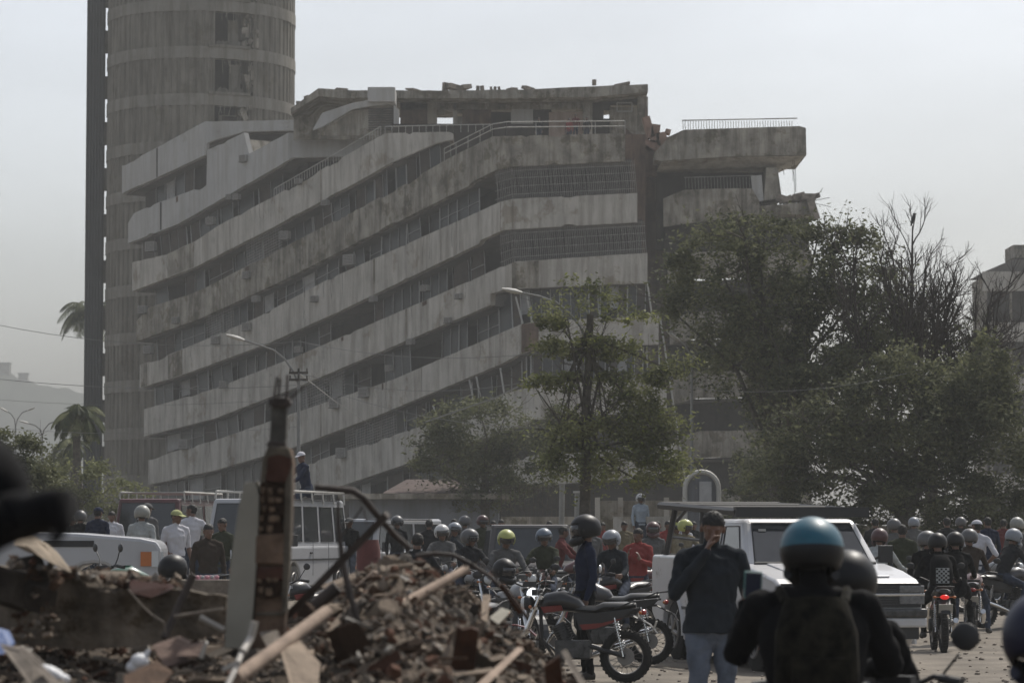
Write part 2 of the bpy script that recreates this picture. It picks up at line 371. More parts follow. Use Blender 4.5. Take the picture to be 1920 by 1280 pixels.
# railings
def rail(pts, h, step, Yo, name='railing', r=.028, rows=2):
    mb = MB(); L_ = [P(x, y, Y) for x, y, Y in pts]
    for j in range(rows): 
        z = h * (1 - j * .42); mb.tube([p + Vector((0, 0, z)) for p in L_], r, 5)
    for a, b in zip(L_, L_[1:]):
        n = max(1, int((b - a).length / step))
        for k in range(n + 1):
            p = a.lerp(b, k / n); mb.tube([p - Vector((0, 0, .05)), p + Vector((0, 0, h))], r * .8, 4)
    mb.build(name, M_rail, bld, BL)
rail([(833,301,fY(833)+.2),(923,256,fY(923)+.2),(950,252,172.4),(1060,251,172.4),(1172,250,172.4)], .72, 1.25, 0)
rail([(514,368,fY(514)+.1),(620,308,fY(620)+.1),(714,252,fY(714)+.1)], .5, .34, 0, rows=1)
rail([(722,250,fY(722)+.1),(850,247,fY(722)+.1),(920,246,fY(722)+.1)], .42, .4, 0, rows=1)
# sloping stair parapet and the water tank house on the roof
mb = MB(); Yq = lambda px: 187.6
strip(mb, [(587,242,244),(604,212,238),(661,193,205),(689,188,200),(741,188,194)], 0, 0, .3, Yf=Yq); mb.build('stair_parapet', M_conc2, bld, BL)
mb = MB(); a = P(715, 177, 187.2); mb.box(a + Vector((0, 1.5, 0)), (50 / 28.9, 3, 27 / 28.9)); mb.build('tank_room', M_conc2, bld, BL, bevel=.03)
mb = MB()
strip(mb, [(600,246,252),(660,206,252),(741,196,252)], 0, .6, .2, Yf=Yq); mb.build('stair_wall', M_conc3, bld, BL)
mb = MB()
for k in range(10): strip(mb, [(690,201 + k * 4.4,203.2 + k * 4.4),(738,201 + k * 4.4,203.2 + k * 4.4)], 0, .45, .14, Yf=Yq)
mb.build('stair_louvre', M_in2, bld, BL)
strip(mb2 := MB(), [(738,196,250),(748,205,250)], 0, .1, .4, Yf=Yq); mb2.build('stair_pier', M_conc2, bld, BL)
# penthouse: broken roof slab, walls with openings where the sky shows through
Yp = lambda px: 190.0
mb = MB(); strip(mb, [(545,203,212),(597,166,180),(640,169,184),(750,170,184),(830,170,185),(980,168,184),(1115,162,182),(1215,158,172)], 0, 0, 9, Yf=Yp, jit=.6)
mb.build('penthouse_roof', M_conc3, bld, BL)
mb = MB()
strip(mb, [(750,184,197),(1110,184,195)], 0, 2.2, .4, Yf=Yp); mb.build('roof_beam', M_conc3, bld, BL)
def pent(x0, x1, y0, y1, d, m, name='penthouse_wall', th=.25):
    mb = MB(); strip(mb, [(x0, y0, y1), (x1, y0, y1)], 0, d, th, Yf=Yp); return mb.build(name, m, bld, BL)
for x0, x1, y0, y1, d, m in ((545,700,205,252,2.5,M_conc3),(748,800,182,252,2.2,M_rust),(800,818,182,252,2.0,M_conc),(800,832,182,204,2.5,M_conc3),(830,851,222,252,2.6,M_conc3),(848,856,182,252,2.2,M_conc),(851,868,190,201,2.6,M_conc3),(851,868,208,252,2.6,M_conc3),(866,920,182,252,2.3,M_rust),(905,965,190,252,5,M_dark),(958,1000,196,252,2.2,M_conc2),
    (1000,1035,184,252,2.7,M_in),(1030,1100,201,250,2.4,mat('peach_plaster',(.38,.29,.24),.9,var=.2,scale=.6,streak=.2)),(1094,1112,176,250,1.6,M_conc3),(1110,1134,172,250,2.6,M_in),(1134,1147,172,196,2.6,M_in),(1134,1147,212,250,2.6,M_in),(1145,1212,190,250,2.6,M_conc3),(1145,1214,172,186,2.6,M_in),(1196,1216,178,252,.8,M_conc3)):
    pent(x0, x1, y0, y1, d, m)
mb = MB()      # window frame in the penthouse
a = [P(x, y, 192.3) for x, y in ((1157,193),(1185,193),(1185,209),(1157,209))]
for k in range(4): mb.tube([a[k], a[(k + 1) % 4]], .06, 4)
mb.build('penthouse_window', M_frame, bld, BL)
mb = MB()      # broken lumps, vent stubs and slabs lying on the roof
for px, py, wd, h in ((835,163,10,16),(850,164,28,9),(868,165,22,8),(896,166,5,10),(904,166,5,10),(921,167,4,9),(928,167,4,9),(936,167,4,9),(960,168,14,5),(990,166,20,6),(1114,155,5,11),(1165,160,30,5),(640,168,22,3),(775,169,20,3),(562,193,14,5),(580,182,16,5)):
    s = FPX / 192; mb.box(P(px, py, 192), (wd / s, wd / s * rnd.uniform(.6, 1.4), h / s), Matrix.Rotation(rnd.uniform(-.25, .25), 3, 'Y') @ Matrix.Rotation(rnd.uniform(0, 1), 3, 'Z'))
mb.build('roof_rubble', M_rub, bld, BL)
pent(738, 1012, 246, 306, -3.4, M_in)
# dark recess that joins the two wings, streaked with rust
mb = MB(); strip(mb, [(1150,252,1005),(1210,252,1005)], 0, 0, .3, Yf=lambda p: 176.5)
strip(mb, [(1210,178,1005),(1215,262,1005),(1262,300,1005)], 0, 0, .3, Yf=lambda p: 182.0); mb.build('recess_wall', M_rust, bld, BL)
mb = MB(); strip(mb, [(1172,240,330),(1200,262,330),(1232,285,330)], 0, 0, .5, Yf=lambda p: 179.5, jit=4); mb.build('broken_roof_edge', M_rust, bld, BL)
mb = MB()
for px, py, sx, sy in ((1216,240,14,40),(1228,252,16,34),(1240,262,20,24),(1252,248,10,8),(1262,262,26,12),(1222,275,30,20)):
    mb.box(P(px, py, 180), (sx / 31, 1, sy / 31), Matrix.Rotation(rnd.uniform(-.4, .4), 3, 'Y'))
mb.build('torn_masonry', mat('reddish_torn_plaster', (.26, .17, .13), .95, var=.4, scale=1.5), bld, BL)
# right wing
YW = 177.0
def wstrip(cols, d, th, m, name, jit=0):
    mb = MB(); strip(mb, cols, 0, d, th, Yf=lambda p: YW, jit=jit); return mb.build(name, m, bld, BL)
mb = MB()
f = [P(*p, YW) for p in ((1228,285),(1255,256),(1282,243.5),(1499,236.5),(1511,240),(1512,291),(1481,291),(1359,294),(1240,302),(1228,300))]
b_ = [p + Vector((0, 7, 0)) for p in f]; n = len(f)
mb.add(f + b_, [tuple(range(n)), tuple(reversed(range(n, 2 * n)))] + [(k, k + n, (k + 1) % n + n, (k + 1) % n) for k in range(n)])
mb.build('roof_balcony', M_conc3, bld, BL)
mb = MB(); mb.prism([P(1240,303,YW+.1), P(1359,295,YW+.1), P(1509,292,YW+.1), P(1462,313,YW+1.5), P(1233,318,YW+1.5)], (0, 4, 0)); mb.build('balcony_underside', M_conc, bld, BL)
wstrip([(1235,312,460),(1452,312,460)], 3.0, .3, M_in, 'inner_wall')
mb = MB(); mb.prism([P(1437,314,YW+.6), P(1458,314,YW+.6), P(1466,372,YW+.6), P(1432,376,YW+.6)], (0, 5, 0)); mb.build('end_column', M_conc3, bld, BL)
mb = MB(); mb.prism([P(1408,330,YW+.4), P(1428,328,YW+.4), P(1432,376,YW+.4), P(1413,380,YW+.4)], (0, .2, 0)); mb.build('hanging_panel', M_conc2, bld, BL)
mb = MB()
for k in range(22): mb.tube([P(1285 + k * 6, 332, YW + 1.2), P(1286 + k * 6, 354, YW + 1.2)], .02, 4)
mb.tube([P(1283, 333, YW + 1.2), P(1414, 329, YW + 1.2)], .03, 4); mb.build('balcony_bars', M_grl, bld, BL)
wstrip([(1244,372,425),(1282,356,420),(1410,353,402),(1424,378,402)], 0, .35, M_conc3, 'balcony_parapet', .8)
wstrip([(1416,386,404),(1526,378,402)], .1, 6, M_conc3, 'broken_slab', .8)
mb = MB()
for k in range(22):
    px = 1462 + k * 3; mb.box(P(px, 372 + rnd.uniform(-3, 5), YW + rnd.uniform(.3, 3)), (rnd.uniform(.2, .9), .6, rnd.uniform(.15, .45)), Matrix.Rotation(rnd.uniform(-.5, .5), 3, 'Y'))
mb.box(P(1524, 392, YW), (.45, .6, 1.3), Matrix.Rotation(-.3, 3, 'Y')); mb.build('slab_rubble', M_rub, bld, BL)
mb = MB()
for (a, b) in (((1466,316),(1470,328)),((1486,300),(1490,366)),((1489,300),(1492,360)),((1484,310),(1487,340)),((1527,372),(1543,352)),((1528,376),(1556,370)),((1530,382),(1558,388)),((1529,398),(1534,424))):
    mb.tube([P(*a, YW), P((a[0] + b[0]) / 2 + 1.5, (a[1] + b[1]) / 2, YW), P(*b, YW)], .022, 4)
mb.build('bent_rebar', M_in, bld, BL)
for k in range(5):
    y = 472 + k * 112
    wstrip([(1252 + k * 4, y + 14, y + 62),(1300 + k * 4, y, y + 50),(1522, y - 4, y + 46)], 0, .35, M_conc3, 'balcony_parapet', .8)
    wstrip([(1252 + k * 4, y + 50, y + 112 + 20),(1522, y + 44, y + 112 + 4)], 2.2, .3, M_in, 'inner_wall')
    wstrip([(1252 + k * 4, y + 56, y + 60),(1522, y + 44, y + 48)], .4, 2, M_in2, 'floor_slab')
wstrip([(1250,402,480),(1524,402,480)], 2.2, .3, M_in, 'inner_wall')
mb = MB(); mb.tube([P(x, 226 - (x - 1279) * .018, YW + .3) for x in (1279,1350,1420,1495)], .035, 5)
x = 1280
while x < 1488: mb.tube([P(x, 227, YW + .3), P(x + rnd.uniform(-1, 1), 234, YW + .25), P(x + rnd.uniform(-1, 1.5), 243, YW + .3)], .022, 4); x += 5
mb.build('roof_railing', M_conc3, bld, BL)

# ---------------------------------------------------------------- tower
TY = 225.0; tc = P(372, 1000, TY); TR = 176 / FPX * TY; TB = Vector((tc.x, TY, 0))
tw = thing('round_tower', TB, 'tall round ribbed concrete tower with a torn open bay, above the left end', 'tower')
s_t = FPX / TY
z0s = [CAMZ + (1000 - y) / s_t for y in (980, 893, 806, 719, 632, 544, 457, 370, 283, 196, 109, 22, -65, -152)]
def ang(px): return math.asin(max(-1, min(1, (px - 372) / 176.)))
for i in range(len(z0s) - 1):
    za, zb = z0s[i], z0s[i + 1]; mb = MB(); nseg = 440; vs = []; fs = []
    brk = 8 <= i <= 11
    for k in range(nseg + 1):
        a = -math.pi + 2 * math.pi * k / nseg; rr = TR - (.10 if (k % 6) in (0, 1) else 0.0)
        for z in (za, zb - .85): vs.append((TB.x + rr * math.sin(a), TB.y - rr * math.cos(a), z))
    for k in range(nseg):
        a = -math.pi + 2 * math.pi * (k + .5) / nseg
        if brk and ang(414) < a < ang(466 + 7 * ((k * 7) % 3) + (6 if i > 8 else 0)): continue
        fs.append((2 * k, 2 * k + 2, 2 * k + 3, 2 * k + 1))
    mb.add(vs, fs); mb.build('ribbed_wall', M_tower, tw, TB, recalc=False)
    mb = MB(); vs = []; fs = []; n2 = 96
    for k in range(n2):
        a = 2 * math.pi * k / n2; j = rnd.uniform(-.03, .03)
        for r_, z in ((TR + .05, zb - .9 + j), (TR + .05, zb - .02), (TR - .6, zb - .02), (TR - .6, zb - .9)):
            vs.append((TB.x + r_ * math.sin(a), TB.y - r_ * math.cos(a), z))
    for k in range(n2):
        for q_ in range(4): fs.append((4 * k + q_, 4 * ((k + 1) % n2) + q_, 4 * ((k + 1) % n2) + (q_ + 1) % 4, 4 * k + (q_ + 1) % 4))
    mb.add(vs, fs); mb.build('floor_ring', mat('tower_ring_concrete', (.24, .225, .195), .95, var=.15, scale=.5, streak=.3), tw, TB)
# the exposed rooms of the torn bay
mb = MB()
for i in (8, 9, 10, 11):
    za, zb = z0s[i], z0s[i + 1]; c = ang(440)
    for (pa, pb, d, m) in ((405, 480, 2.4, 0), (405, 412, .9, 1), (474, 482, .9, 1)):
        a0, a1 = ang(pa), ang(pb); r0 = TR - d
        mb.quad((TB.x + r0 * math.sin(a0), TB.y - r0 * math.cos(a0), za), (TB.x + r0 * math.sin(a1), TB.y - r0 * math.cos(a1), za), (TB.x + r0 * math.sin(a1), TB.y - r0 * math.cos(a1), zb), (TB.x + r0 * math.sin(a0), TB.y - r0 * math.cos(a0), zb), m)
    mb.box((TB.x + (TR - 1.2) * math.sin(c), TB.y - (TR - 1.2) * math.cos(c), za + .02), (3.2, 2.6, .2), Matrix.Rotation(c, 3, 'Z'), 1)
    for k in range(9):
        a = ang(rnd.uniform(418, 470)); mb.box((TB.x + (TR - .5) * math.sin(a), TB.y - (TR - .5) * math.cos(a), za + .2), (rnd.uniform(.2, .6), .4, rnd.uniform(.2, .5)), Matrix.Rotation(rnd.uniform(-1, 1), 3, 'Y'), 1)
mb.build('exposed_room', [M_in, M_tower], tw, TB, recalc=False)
for i, px, pz, wd, h in ((10, 452, .5, .8, 2.0), (9, 456, .55, .9, 2.2), (8, 444, .5, 1.5, 1.9)):
    a = ang(px); za, zb = z0s[i], z0s[i + 1]; mb = MB()
    ro = Matrix.Rotation(a, 3, 'Z') @ Matrix.Rotation(rnd.uniform(-.12, .12), 3, 'Y')
    mb.box((TB.x + (TR - .7) * math.sin(a), TB.y - (TR - .7) * math.cos(a), za + h / 2 + .1), (wd, .12, h), ro); mb.build('hanging_wall_panel', M_tower, tw, TB)
for i in (8, 9, 10, 11):      # torn wall edge: loose shards of the ribbed shell
    za, zb = z0s[i], z0s[i + 1]; mb = MB()
    for k in range(22):
        a = ang(rnd.gauss(478, 7)); z = rnd.uniform(za, zb - .9); rr = TR - rnd.uniform(-.05, .35)
        mb.box((TB.x + rr * math.sin(a), TB.y - rr * math.cos(a), z), (rnd.uniform(.1, .5), rnd.uniform(.06, .2), rnd.uniform(.15, .8)), Matrix.Rotation(a, 3, 'Z') @ Matrix.Rotation(rnd.gauss(0, .35), 3, 'Y'))
    for k in range(6):
        a = ang(rnd.uniform(420, 470)); zz = zb - .9; mb.tube([(TB.x + TR * math.sin(a), TB.y - TR * math.cos(a), zz), (TB.x + TR * math.sin(a) + rnd.uniform(-.2, .2), TB.y - TR * math.cos(a) - .05, zz - rnd.uniform(.3, 1.2))], .02, 4)
    mb.build('torn_edge', M_conc3, tw, TB)
mb = MB()   # frame with dark door leaf in the lowest torn bay
a = ang(445); za = z0s[8]; ro = Matrix.Rotation(a, 3, 'Z')
mb.box((TB.x + (TR - .5) * math.sin(a), TB.y - (TR - .5) * math.cos(a), za + 1.1), (1.1, .1, 1.6), ro); mb.build('door_leaf', M_in, tw, TB)
fa = P(163, 0, 224); fb_ = P(195.5, 0, 224)
fin = thing('dark_ribbed_wall', (fa.x, 224, 0), 'narrow dark wall with vertical ribs standing free against the left side of the round tower', 'wall')
mb = MB(); W_ = fb_.x - fa.x; mb.box((fa.x + W_ / 2, 224.6, 26), (W_, .8, 52))
k = 0
while k < 6: mb.box((fa.x + W_ * (k + .5) / 6, 224.1, 26), (W_ / 6 * .5, .35, 52)); k += 1
mb.build('ribbed_slab', M_fin, fin, (fa.x, 224, 0))
mb = MB()
for z in z0s[:-1]:
    mb.box((fb_.x + .12, 224.8, z + 1.4), (.45, .5, 1.7))
mb.build('tie_block', M_tower, fin, (fa.x, 224, 0))

# ---------------------------------------------------------------- building at the right edge
RB = P(1900, 1000, 230); RB.z = 0; Yr = 230.0
rb = thing('distant_apartment_block', RB, 'pale apartment block with stepped roof cut off by the right edge of the photo', 'building')
def rbx(x0, x1, y0, y1, d, dep, m, name):
    a = P(x0, y0, Yr + d); b = P(x1, y1, Yr + d); mb = MB()
    mb.box(((a.x + b.x) / 2, Yr + d + dep / 2, (a.z + b.z) / 2), (abs(b.x - a.x), dep, abs(a.z - b.z))); mb.build(name, m, rb, RB)
rbx(1900, 1990, 459, 483, 3, 4, M_conc3, 'roof_room'); rbx(1906, 1990, 483, 512, 3.2, 4, M_in, 'roof_room_wall')
mb = MB(); mb.prism([P(1846,509,Yr+.5), P(1900,486,Yr+.5), P(1990,486,Yr+.5), P(1990,509,Yr+.5)], (0, 8, 0)); mb.build('sloping_roof', M_in2, rb, RB)
for k in range(5):
    y = 509 + k * 95
    rbx(1843 + 0 * k, 1990, y, y + 36, 0, .4, M_conc, 'parapet'); rbx(1852, 1990, y + 36, y + 95, 2, .4, M_in, 'window_band')
    for j in range(4): rbx(1858 + j * 36, 1862 + j * 36, y + 36, y + 95, .4, .4, M_conc3, 'pier')
rbx(1856, 1990, 512, 995, 3, 9, M_conc3, 'core_wall')
# ---------------------------------------------------------------- ground
mb = MB(); xs = [-700, -300, -120] + [-60 + 2 * i for i in range(61)] + [120, 300, 700]
ys = [-60, -20, 0] + [4 + 1.2 * i for i in range(80)] + [110, 130, 160, 200, 300, 500, 900, 1700]
n = len(xs); vs = [(x, y, G(x, y)) for y in ys for x in xs]
mb.add(vs, [(j * n + i, j * n + i + 1, (j + 1) * n + i + 1, (j + 1) * n + i) for j in range(len(ys) - 1) for i in range(n - 1)])
g = mb.build('ground', mat('dusty_earth', (.16, .14, .115), .95, var=.3, scale=.9, bump=.03, bscale=9), smooth=True); tag(g, kind='structure')
mb = MB(); r2 = random.Random(3)      # pebbles and chips on the dirt
for k in range(1500):
    y = r2.uniform(18, 52); x = r2.uniform(-.16, .2) * y; r = r2.uniform(.008, .04)
    mb.ell((x, y, G(x, y) + r * .3), (r, r * r2.uniform(.6, 1.3), r * .7), 5, 3)
tag(mb.build('gravel', mat('pale_chips', (.22, .19, .16), .95, var=.4, scale=5)), 'loose stone chips scattered over the dusty ground', 'gravel', kind='stuff')
# hill far behind on the left
mb = MB(); ln = [(-260,740),(-160,700),(-60,684),(0,687),(18,687),(30,698),(60,704),(90,712),(130,718),(155,726),(210,750),(300,790),(420,850),(560,930)]
nx = 90; vs = []; 
for j in range(9):
    for i in range(nx):
        px = -260 + 820 * i / (nx - 1); top = ev(ln, px); hgt = (1000 - top) / FPX * 1650
        k = j / 8; z = hgt * math.sin(k * math.pi / 2) * (1 + .006 * math.sin(i * 1.7) + .004 * math.sin(i * .6 + j)); y = 1500 + 150 * k 
        vs.append(((px - 960) / FPX * 1650, y, z - 2 if j else -3))
mb.add(vs, [(j * nx + i, j * nx + i + 1, (j + 1) * nx + i + 1, (j + 1) * nx + i) for j in range(8) for i in range(nx - 1)])
tag(mb.build('hill', mat('hazy_hillside', (.07, .08, .06), .95, var=.5, scale=.05), smooth=True), kind='structure')

for px, wd, h, lab in ((6, 26, 14, 'faint blocky building on the hill ridge at the far left'), (44, 16, 7, 'faint low building on the hill ridge right of the blocky one')):
    q = P(px, ev(ln, px) + 6, 1640); t = thing('hilltop_building', (q.x, 1640, q.z - 6), lab, 'building'); s = 1640 / FPX
    mb = MB(); mb.box(q, (wd * s, 6, h * s * 1.6)); mb.build('wall', M_conc3, t, (q.x, 1640, q.z - 6)); mb = MB(); mb.box(q + Vector((0, 0, h * s * .8 + .3)), (wd * s + 1, 7, .5)); mb.build('roof', M_in2, t, (q.x, 1640, q.z - 6))
# ---------------------------------------------------------------- vegetation
L_dark = leafmat('dark_olive_leaves', (.040, .046, .027), (.165, .172, .092))
L_mid = leafmat('mid_green_leaves', (.065, .072, .038), (.22, .23, .105))
L_palm = leafmat('dark_palm_leaves', (.018, .026, .012), (.085, .10, .035))
L_lite = leafmat('fresh_yellow_green_leaves', (.10, .13, .03), (.34, .36, .10))
M_bark = mat('grey_brown_bark', (.085, .075, .062), .95, var=.35, scale=6, bump=.02)
M_twig = mat('dry_twig_bark', (.06, .05, .045), .95, var=.3, scale=4)
def leaves(name, pts, sizes, m, parent, off, seed=1, aspect=.42):
    rs = np.random.RandomState(seed); n = len(pts)
    a = rs.normal(size=(n, 3)); a[:, 2] *= .6; a /= np.linalg.norm(a, axis=1)[:, None]
    b = rs.normal(size=(n, 3)); b -= a * (a * b).sum(1)[:, None]; b /= np.linalg.norm(b, axis=1)[:, None]
    s = sizes[:, None]; p = pts - np.array(off)
    v = np.stack([p - a * s * .5, p + b * s * aspect * .5, p + a * s * .5, p - b * s * aspect * .5], 1).reshape(-1, 3)
    me = bpy.data.meshes.new(name); me.vertices.add(4 * n); me.vertices.foreach_set('co', v.ravel())
    me.loops.add(4 * n); me.loops.foreach_set('vertex_index', np.arange(4 * n)); me.polygons.add(n)
    me.polygons.foreach_set('loop_start', np.arange(n) * 4); me.materials.append(m); me.update(calc_edges=True); me.validate()
    o = bpy.data.objects.new(name, me); COL.objects.link(o); o.parent = parent; return o
def crown_pts(clumps, Y, n, seed, sub=26, fuzz=.16, shell=.55):
    rs = np.random.RandomState(seed); out = []; ctr = []
    vol = [c[2] * c[3] for c in clumps]; tot = sum(vol)
    for c, v in zip(clumps, vol):
        px, py, rx, ry = c[:4]; dy = c[4] if len(c) > 4 else 0; s = FPX / (Y + dy); k = int(n * v / tot)
        o = np.array(P(px, py, Y + dy)); R_ = np.array([rx / s, (rx + ry) / 2 / s * .9, ry / s])
        nsub = max(8, int(sub * v / tot * len(clumps))); d = rs.normal(size=(nsub, 3)); d /= np.linalg.norm(d, axis=1)[:, None]
        rad = shell + (1 - shell) * rs.rand(nsub)[:, None] ** .6; sc = o + d * rad * R_; ctr.append(sc)
        idx = rs.randint(0, nsub, k); jit = rs.normal(size=(k, 3)) * (R_ * fuzz) * (.6 + .9 * rs.rand(nsub))[idx][:, None]
        out.append(sc[idx] + jit)
    p = np.concatenate(out); x, y, z = p.T * 1.15 + seed
    nz = np.sin(x * 1.3 + np.sin(z * .9) * 1.4) * np.sin(z * 1.7 + np.sin(x * 1.1) * 1.2) + .7 * np.sin(x * 3.1 + z * 2.3 + np.sin(y * 2)) * np.sin(z * 3.7 - x * 1.9)
    return p[(nz > -.28) | (rs.rand(len(p)) < .22)], np.concatenate(ctr)
def grow(mb, p, d, L_, r, lvl, rn, spread=.5, up=.15, kid=3):
    n = 4; pts = [p.copy()]; q = p.copy(); dd = d.copy()
    for i in range(n):
        dd = (dd + Vector((rn.uniform(-1, 1), rn.uniform(-1, 1), rn.uniform(-1, 1))) * .16 + Vector((0, 0, up * .2))).normalized(); q = q + dd * L_ / n; pts.append(q.copy())
    mb.tube(pts, [r * (1 - .5 * i / n) for i in range(n + 1)], 5 if lvl > 2 else 3, cap=False)
    if lvl > 0:
        for k in range(kid + (1 if rn.random() < .4 else 0)):
            t = rn.uniform(.35, 1); i = min(n - 1, int(t * n)); b = pts[i].lerp(pts[i + 1], t * n - i)
            nd = (dd + Vector((rn.gauss(0, 1), rn.gauss(0, 1), rn.gauss(0, .8))) * spread + Vector((0, 0, up))).normalized()
            grow(mb, b, nd, L_ * rn.uniform(.5, .78), r * .52, lvl - 1, rn, spread, up, kid)
def tree(name, px, Y, clumps, n, size, m, label, seed=1, trunk_top=None, r=.2, group=None, limbs=14, fuzz=.16, shell=.55, sub=26, twigs=True, base_px=None, lm2=None):
    B = P(base_px or px, 1000, Y); B.z = G(B.x, Y); t = thing(name, B, label, 'tree', group)
    pts, ctr = crown_pts(clumps, Y, n, seed, sub, fuzz, shell); rs = np.random.RandomState(seed)
    pts = pts[pts[:, 2] > B.z + .05]
    leaves('crown', pts, size * (.55 + .9 * rs.rand(len(pts))), m, t, B, seed)
    if lm2: 
        sel = rs.rand(len(pts)) < .12; q = pts[sel] + rs.normal(size=(sel.sum(), 3)) * .06; leaves('young_leaves', q, size * (.5 + .8 * rs.rand(len(q))), lm2, t, B, seed + 5)
    mb = MB(); rn = random.Random(seed); top = P(px, trunk_top if trunk_top else clumps[0][1] + 20, Y)
    k = [B + Vector((0, 0, -.1))] + [B.lerp(top, i / 6) + Vector((rn.uniform(-.1, .1), rn.uniform(-.1, .1), 0)) * (r * 2) for i in range(1, 7)]
    mb.tube(k, [r * (1.25 - .6 * i / 6) for i in range(7)], 9)
    mb.build('trunk', M_bark, t, B, smooth=True)
    mb = MB(); ids = rs.choice(len(ctr), min(limbs, len(ctr)), replace=False)
    for i in ids:
        c = Vector(ctr[i]); f = rn.uniform(.45, 1); a = k[0].lerp(k[-1], f); mid = a.lerp(c, .5) + Vector((rn.uniform(-.3, .3), rn.uniform(-.3, .3), rn.uniform(-.1, .5))) * (c - a).length * .25
        mb.tube([a, a.lerp(mid, .6), mid, mid.lerp(c, .6), c], [r * .36, r * .28, r * .20, r * .12, r * .06], 5, cap=False)
        if twigs:
            for z in range(4): grow(mb, mid.lerp(c, rn.random()), Vector((rn.gauss(0, 1), rn.gauss(0, 1), rn.gauss(.2, 1))).normalized(), min((c - a).length * .35, 1.1), r * .09, 1, rn)
    mb.build('branches', M_bark, t, B)
    return t
# the dark spreading tree on the right
tree('spreading_tree', 1452, 92, [(1400,470,130,62),(1330,560,95,95),(1510,520,130,105),(1440,640,150,110),(1580,600,90,110),(1385,690,55,70,2),(1560,720,130,90),(1470,780,70,70,3),(1620,480,60,50),(1290,480,48,45),(1272,560,34,42),(1640,670,80,50),(1710,640,60,50,3),(1560,700,70,50,-3),(1500,720,60,50,-3),(1560,440,60,28),(1440,430,90,25)], 68000, .145, L_dark, 'large dark spreading tree before the right wing, directly left of the bare branches', 3, trunk_top=700, r=.32, limbs=44, sub=40, fuzz=.2, shell=.42, lm2=L_mid, base_px=1470)
tree('broad_tree', 1700, 84, [(1560,830,130,80),(1690,800,130,85),(1800,760,100,85),(1870,850,90,120),(1480,910,75,60),(1620,940,130,60),(1760,930,140,70),(1850,690,60,60),(1620,760,80,50),(1880,960,70,60),(1700,700,70,50)], 68000, .145, L_dark, 'low broad leafy tree behind the motorcycle crowd at the right, below the bare branches', 8, trunk_top=860, r=.26, limbs=36, sub=44, fuzz=.2, shell=.42, lm2=L_mid)
tree('slender_tree', 1105, 70.5, [(1100,568,80,36),(1185,592,60,20),(1040,590,48,26),(1050,650,58,26),(1150,650,70,26),(1240,690,60,34),(1040,715,58,24),(1170,725,80,28),(1100,790,80,32),(1210,790,80,50),(1040,850,50,40),(1150,880,90,50),(1240,860,60,50)], 19000, .12, L_mid, 'slender tree with tall trunk and airy yellow green crown before the block corner', 5, trunk_top=590, r=.125, limbs=30, fuzz=.24, shell=.25, sub=16, base_px=1091, lm2=L_lite)
tree('round_tree', 910, 118, [(900,810,95,62),(835,860,70,60),(980,860,85,70),(900,900,95,50),(1030,800,40,40)], 22000, .17, L_dark, 'round dark green tree low before the facade, left of the slender tree', 11, trunk_top=880, r=.2, limbs=18, lm2=L_mid)
tree('shaded_tree', 1440, 112, [(1440,900,70,60),(1400,950,60,35),(1460,850,50,60)], 14000, .16, L_dark, 'dim shaded tree right of the grey arched booth, behind the broad tree', 13, trunk_top=900, r=.16, limbs=14)
tree('leafy_bush', 150, 100, [(160,910,75,42),(90,925,70,42),(215,935,55,38),(20,930,60,50)], 17000, .13, L_mid, 'wide green bush beneath the palm at the foot of the tower', 17, trunk_top=930, r=.08, limbs=10)
tree('roadside_tree', 30, 70, [(20,850,62,48),(60,880,46,44),(-30,880,60,60),(40,920,80,50)], 12000, .12, L_dark, 'small dark tree at the left edge under the double street lamps', 19, trunk_top=890, r=.1, limbs=12)
tree('garden_tree', 108, 160, [(120,860,26,26),(95,880,34,26),(70,895,34,20)], 5000, .2, L_mid, 'small hazy tree left of the palm trunk, partly hidden by the bush', 23, trunk_top=880, r=.12, limbs=8)
# bare-branched tree
B = P(1745, 1000, 90); B.z = G(B.x, 90); t = thing('bare_tree', B, 'nearly leafless tree with a fan of upright bare branches against the sky', 'tree'); mb = MB(); rn = random.Random(4)
hub = P(1735, 760, 90); mb.tube([B, B.lerp(hub, .5) + Vector((.1, 0, 0)), hub], [.26, .2, .16], 8); mb.build('trunk', M_bark, t, B, smooth=True)
mb = MB(); tips = [(1600,470),(1640,495),(1655,500),(1690,480),(1711,425),(1735,500),(1760,550),(1790,525),(1800,570),(1830,560),(1862,540),(1870,590),(1880,640),(1590,560),(1620,530),(1672,470),(1750,530),(1850,670),(1830,630),(1775,610),(1700,540),(1660,560),(1810,720),(1640,640),(1885,700),(1730,600),(1780,660)]
for tx, ty in tips:
    c = P(tx, ty, 90 + rn.uniform(-2, 2)); h = hub + Vector((rn.uniform(-1, 1), rn.uniform(-1, 1), rn.uniform(-1.2, 1.2))); mid = h.lerp(c, .5) + Vector((rn.uniform(-.35, .35) + (c.x - h.x) * .2, 0, rn.uniform(-.5, .2)))
    pp = [h, h.lerp(mid, .6), mid, mid.lerp(c, .5), c]; mb.tube([hub] + pp, [.12, .10, .085, .06, .042, .018], 5, cap=False)
    for k in range(13):
        f = rn.uniform(.25, .97); b = h.lerp(mid, f * 2) if f < .5 else mid.lerp(c, f * 2 - 1)
        grow(mb, b, ((c - h).normalized() + Vector((rn.gauss(0, .55), rn.gauss(0, .5), rn.gauss(.1, .3)))).normalized(), rn.uniform(.5, 1.25), .028, 2, rn, .6, .22, 3)
mb.build('branches', M_twig, t, B)
rs = np.random.RandomState(2); pts = []
cl, _ = crown_pts([(1660,600,100,100),(1750,650,110,80),(1830,690,60,60),(1640,530,60,50)], 90, 9500, 31, 60, .10, .3)
leaves('sparse_leaves', cl, .12 * (.6 + .8 * rs.rand(len(cl))), L_dark, t, B, 3)
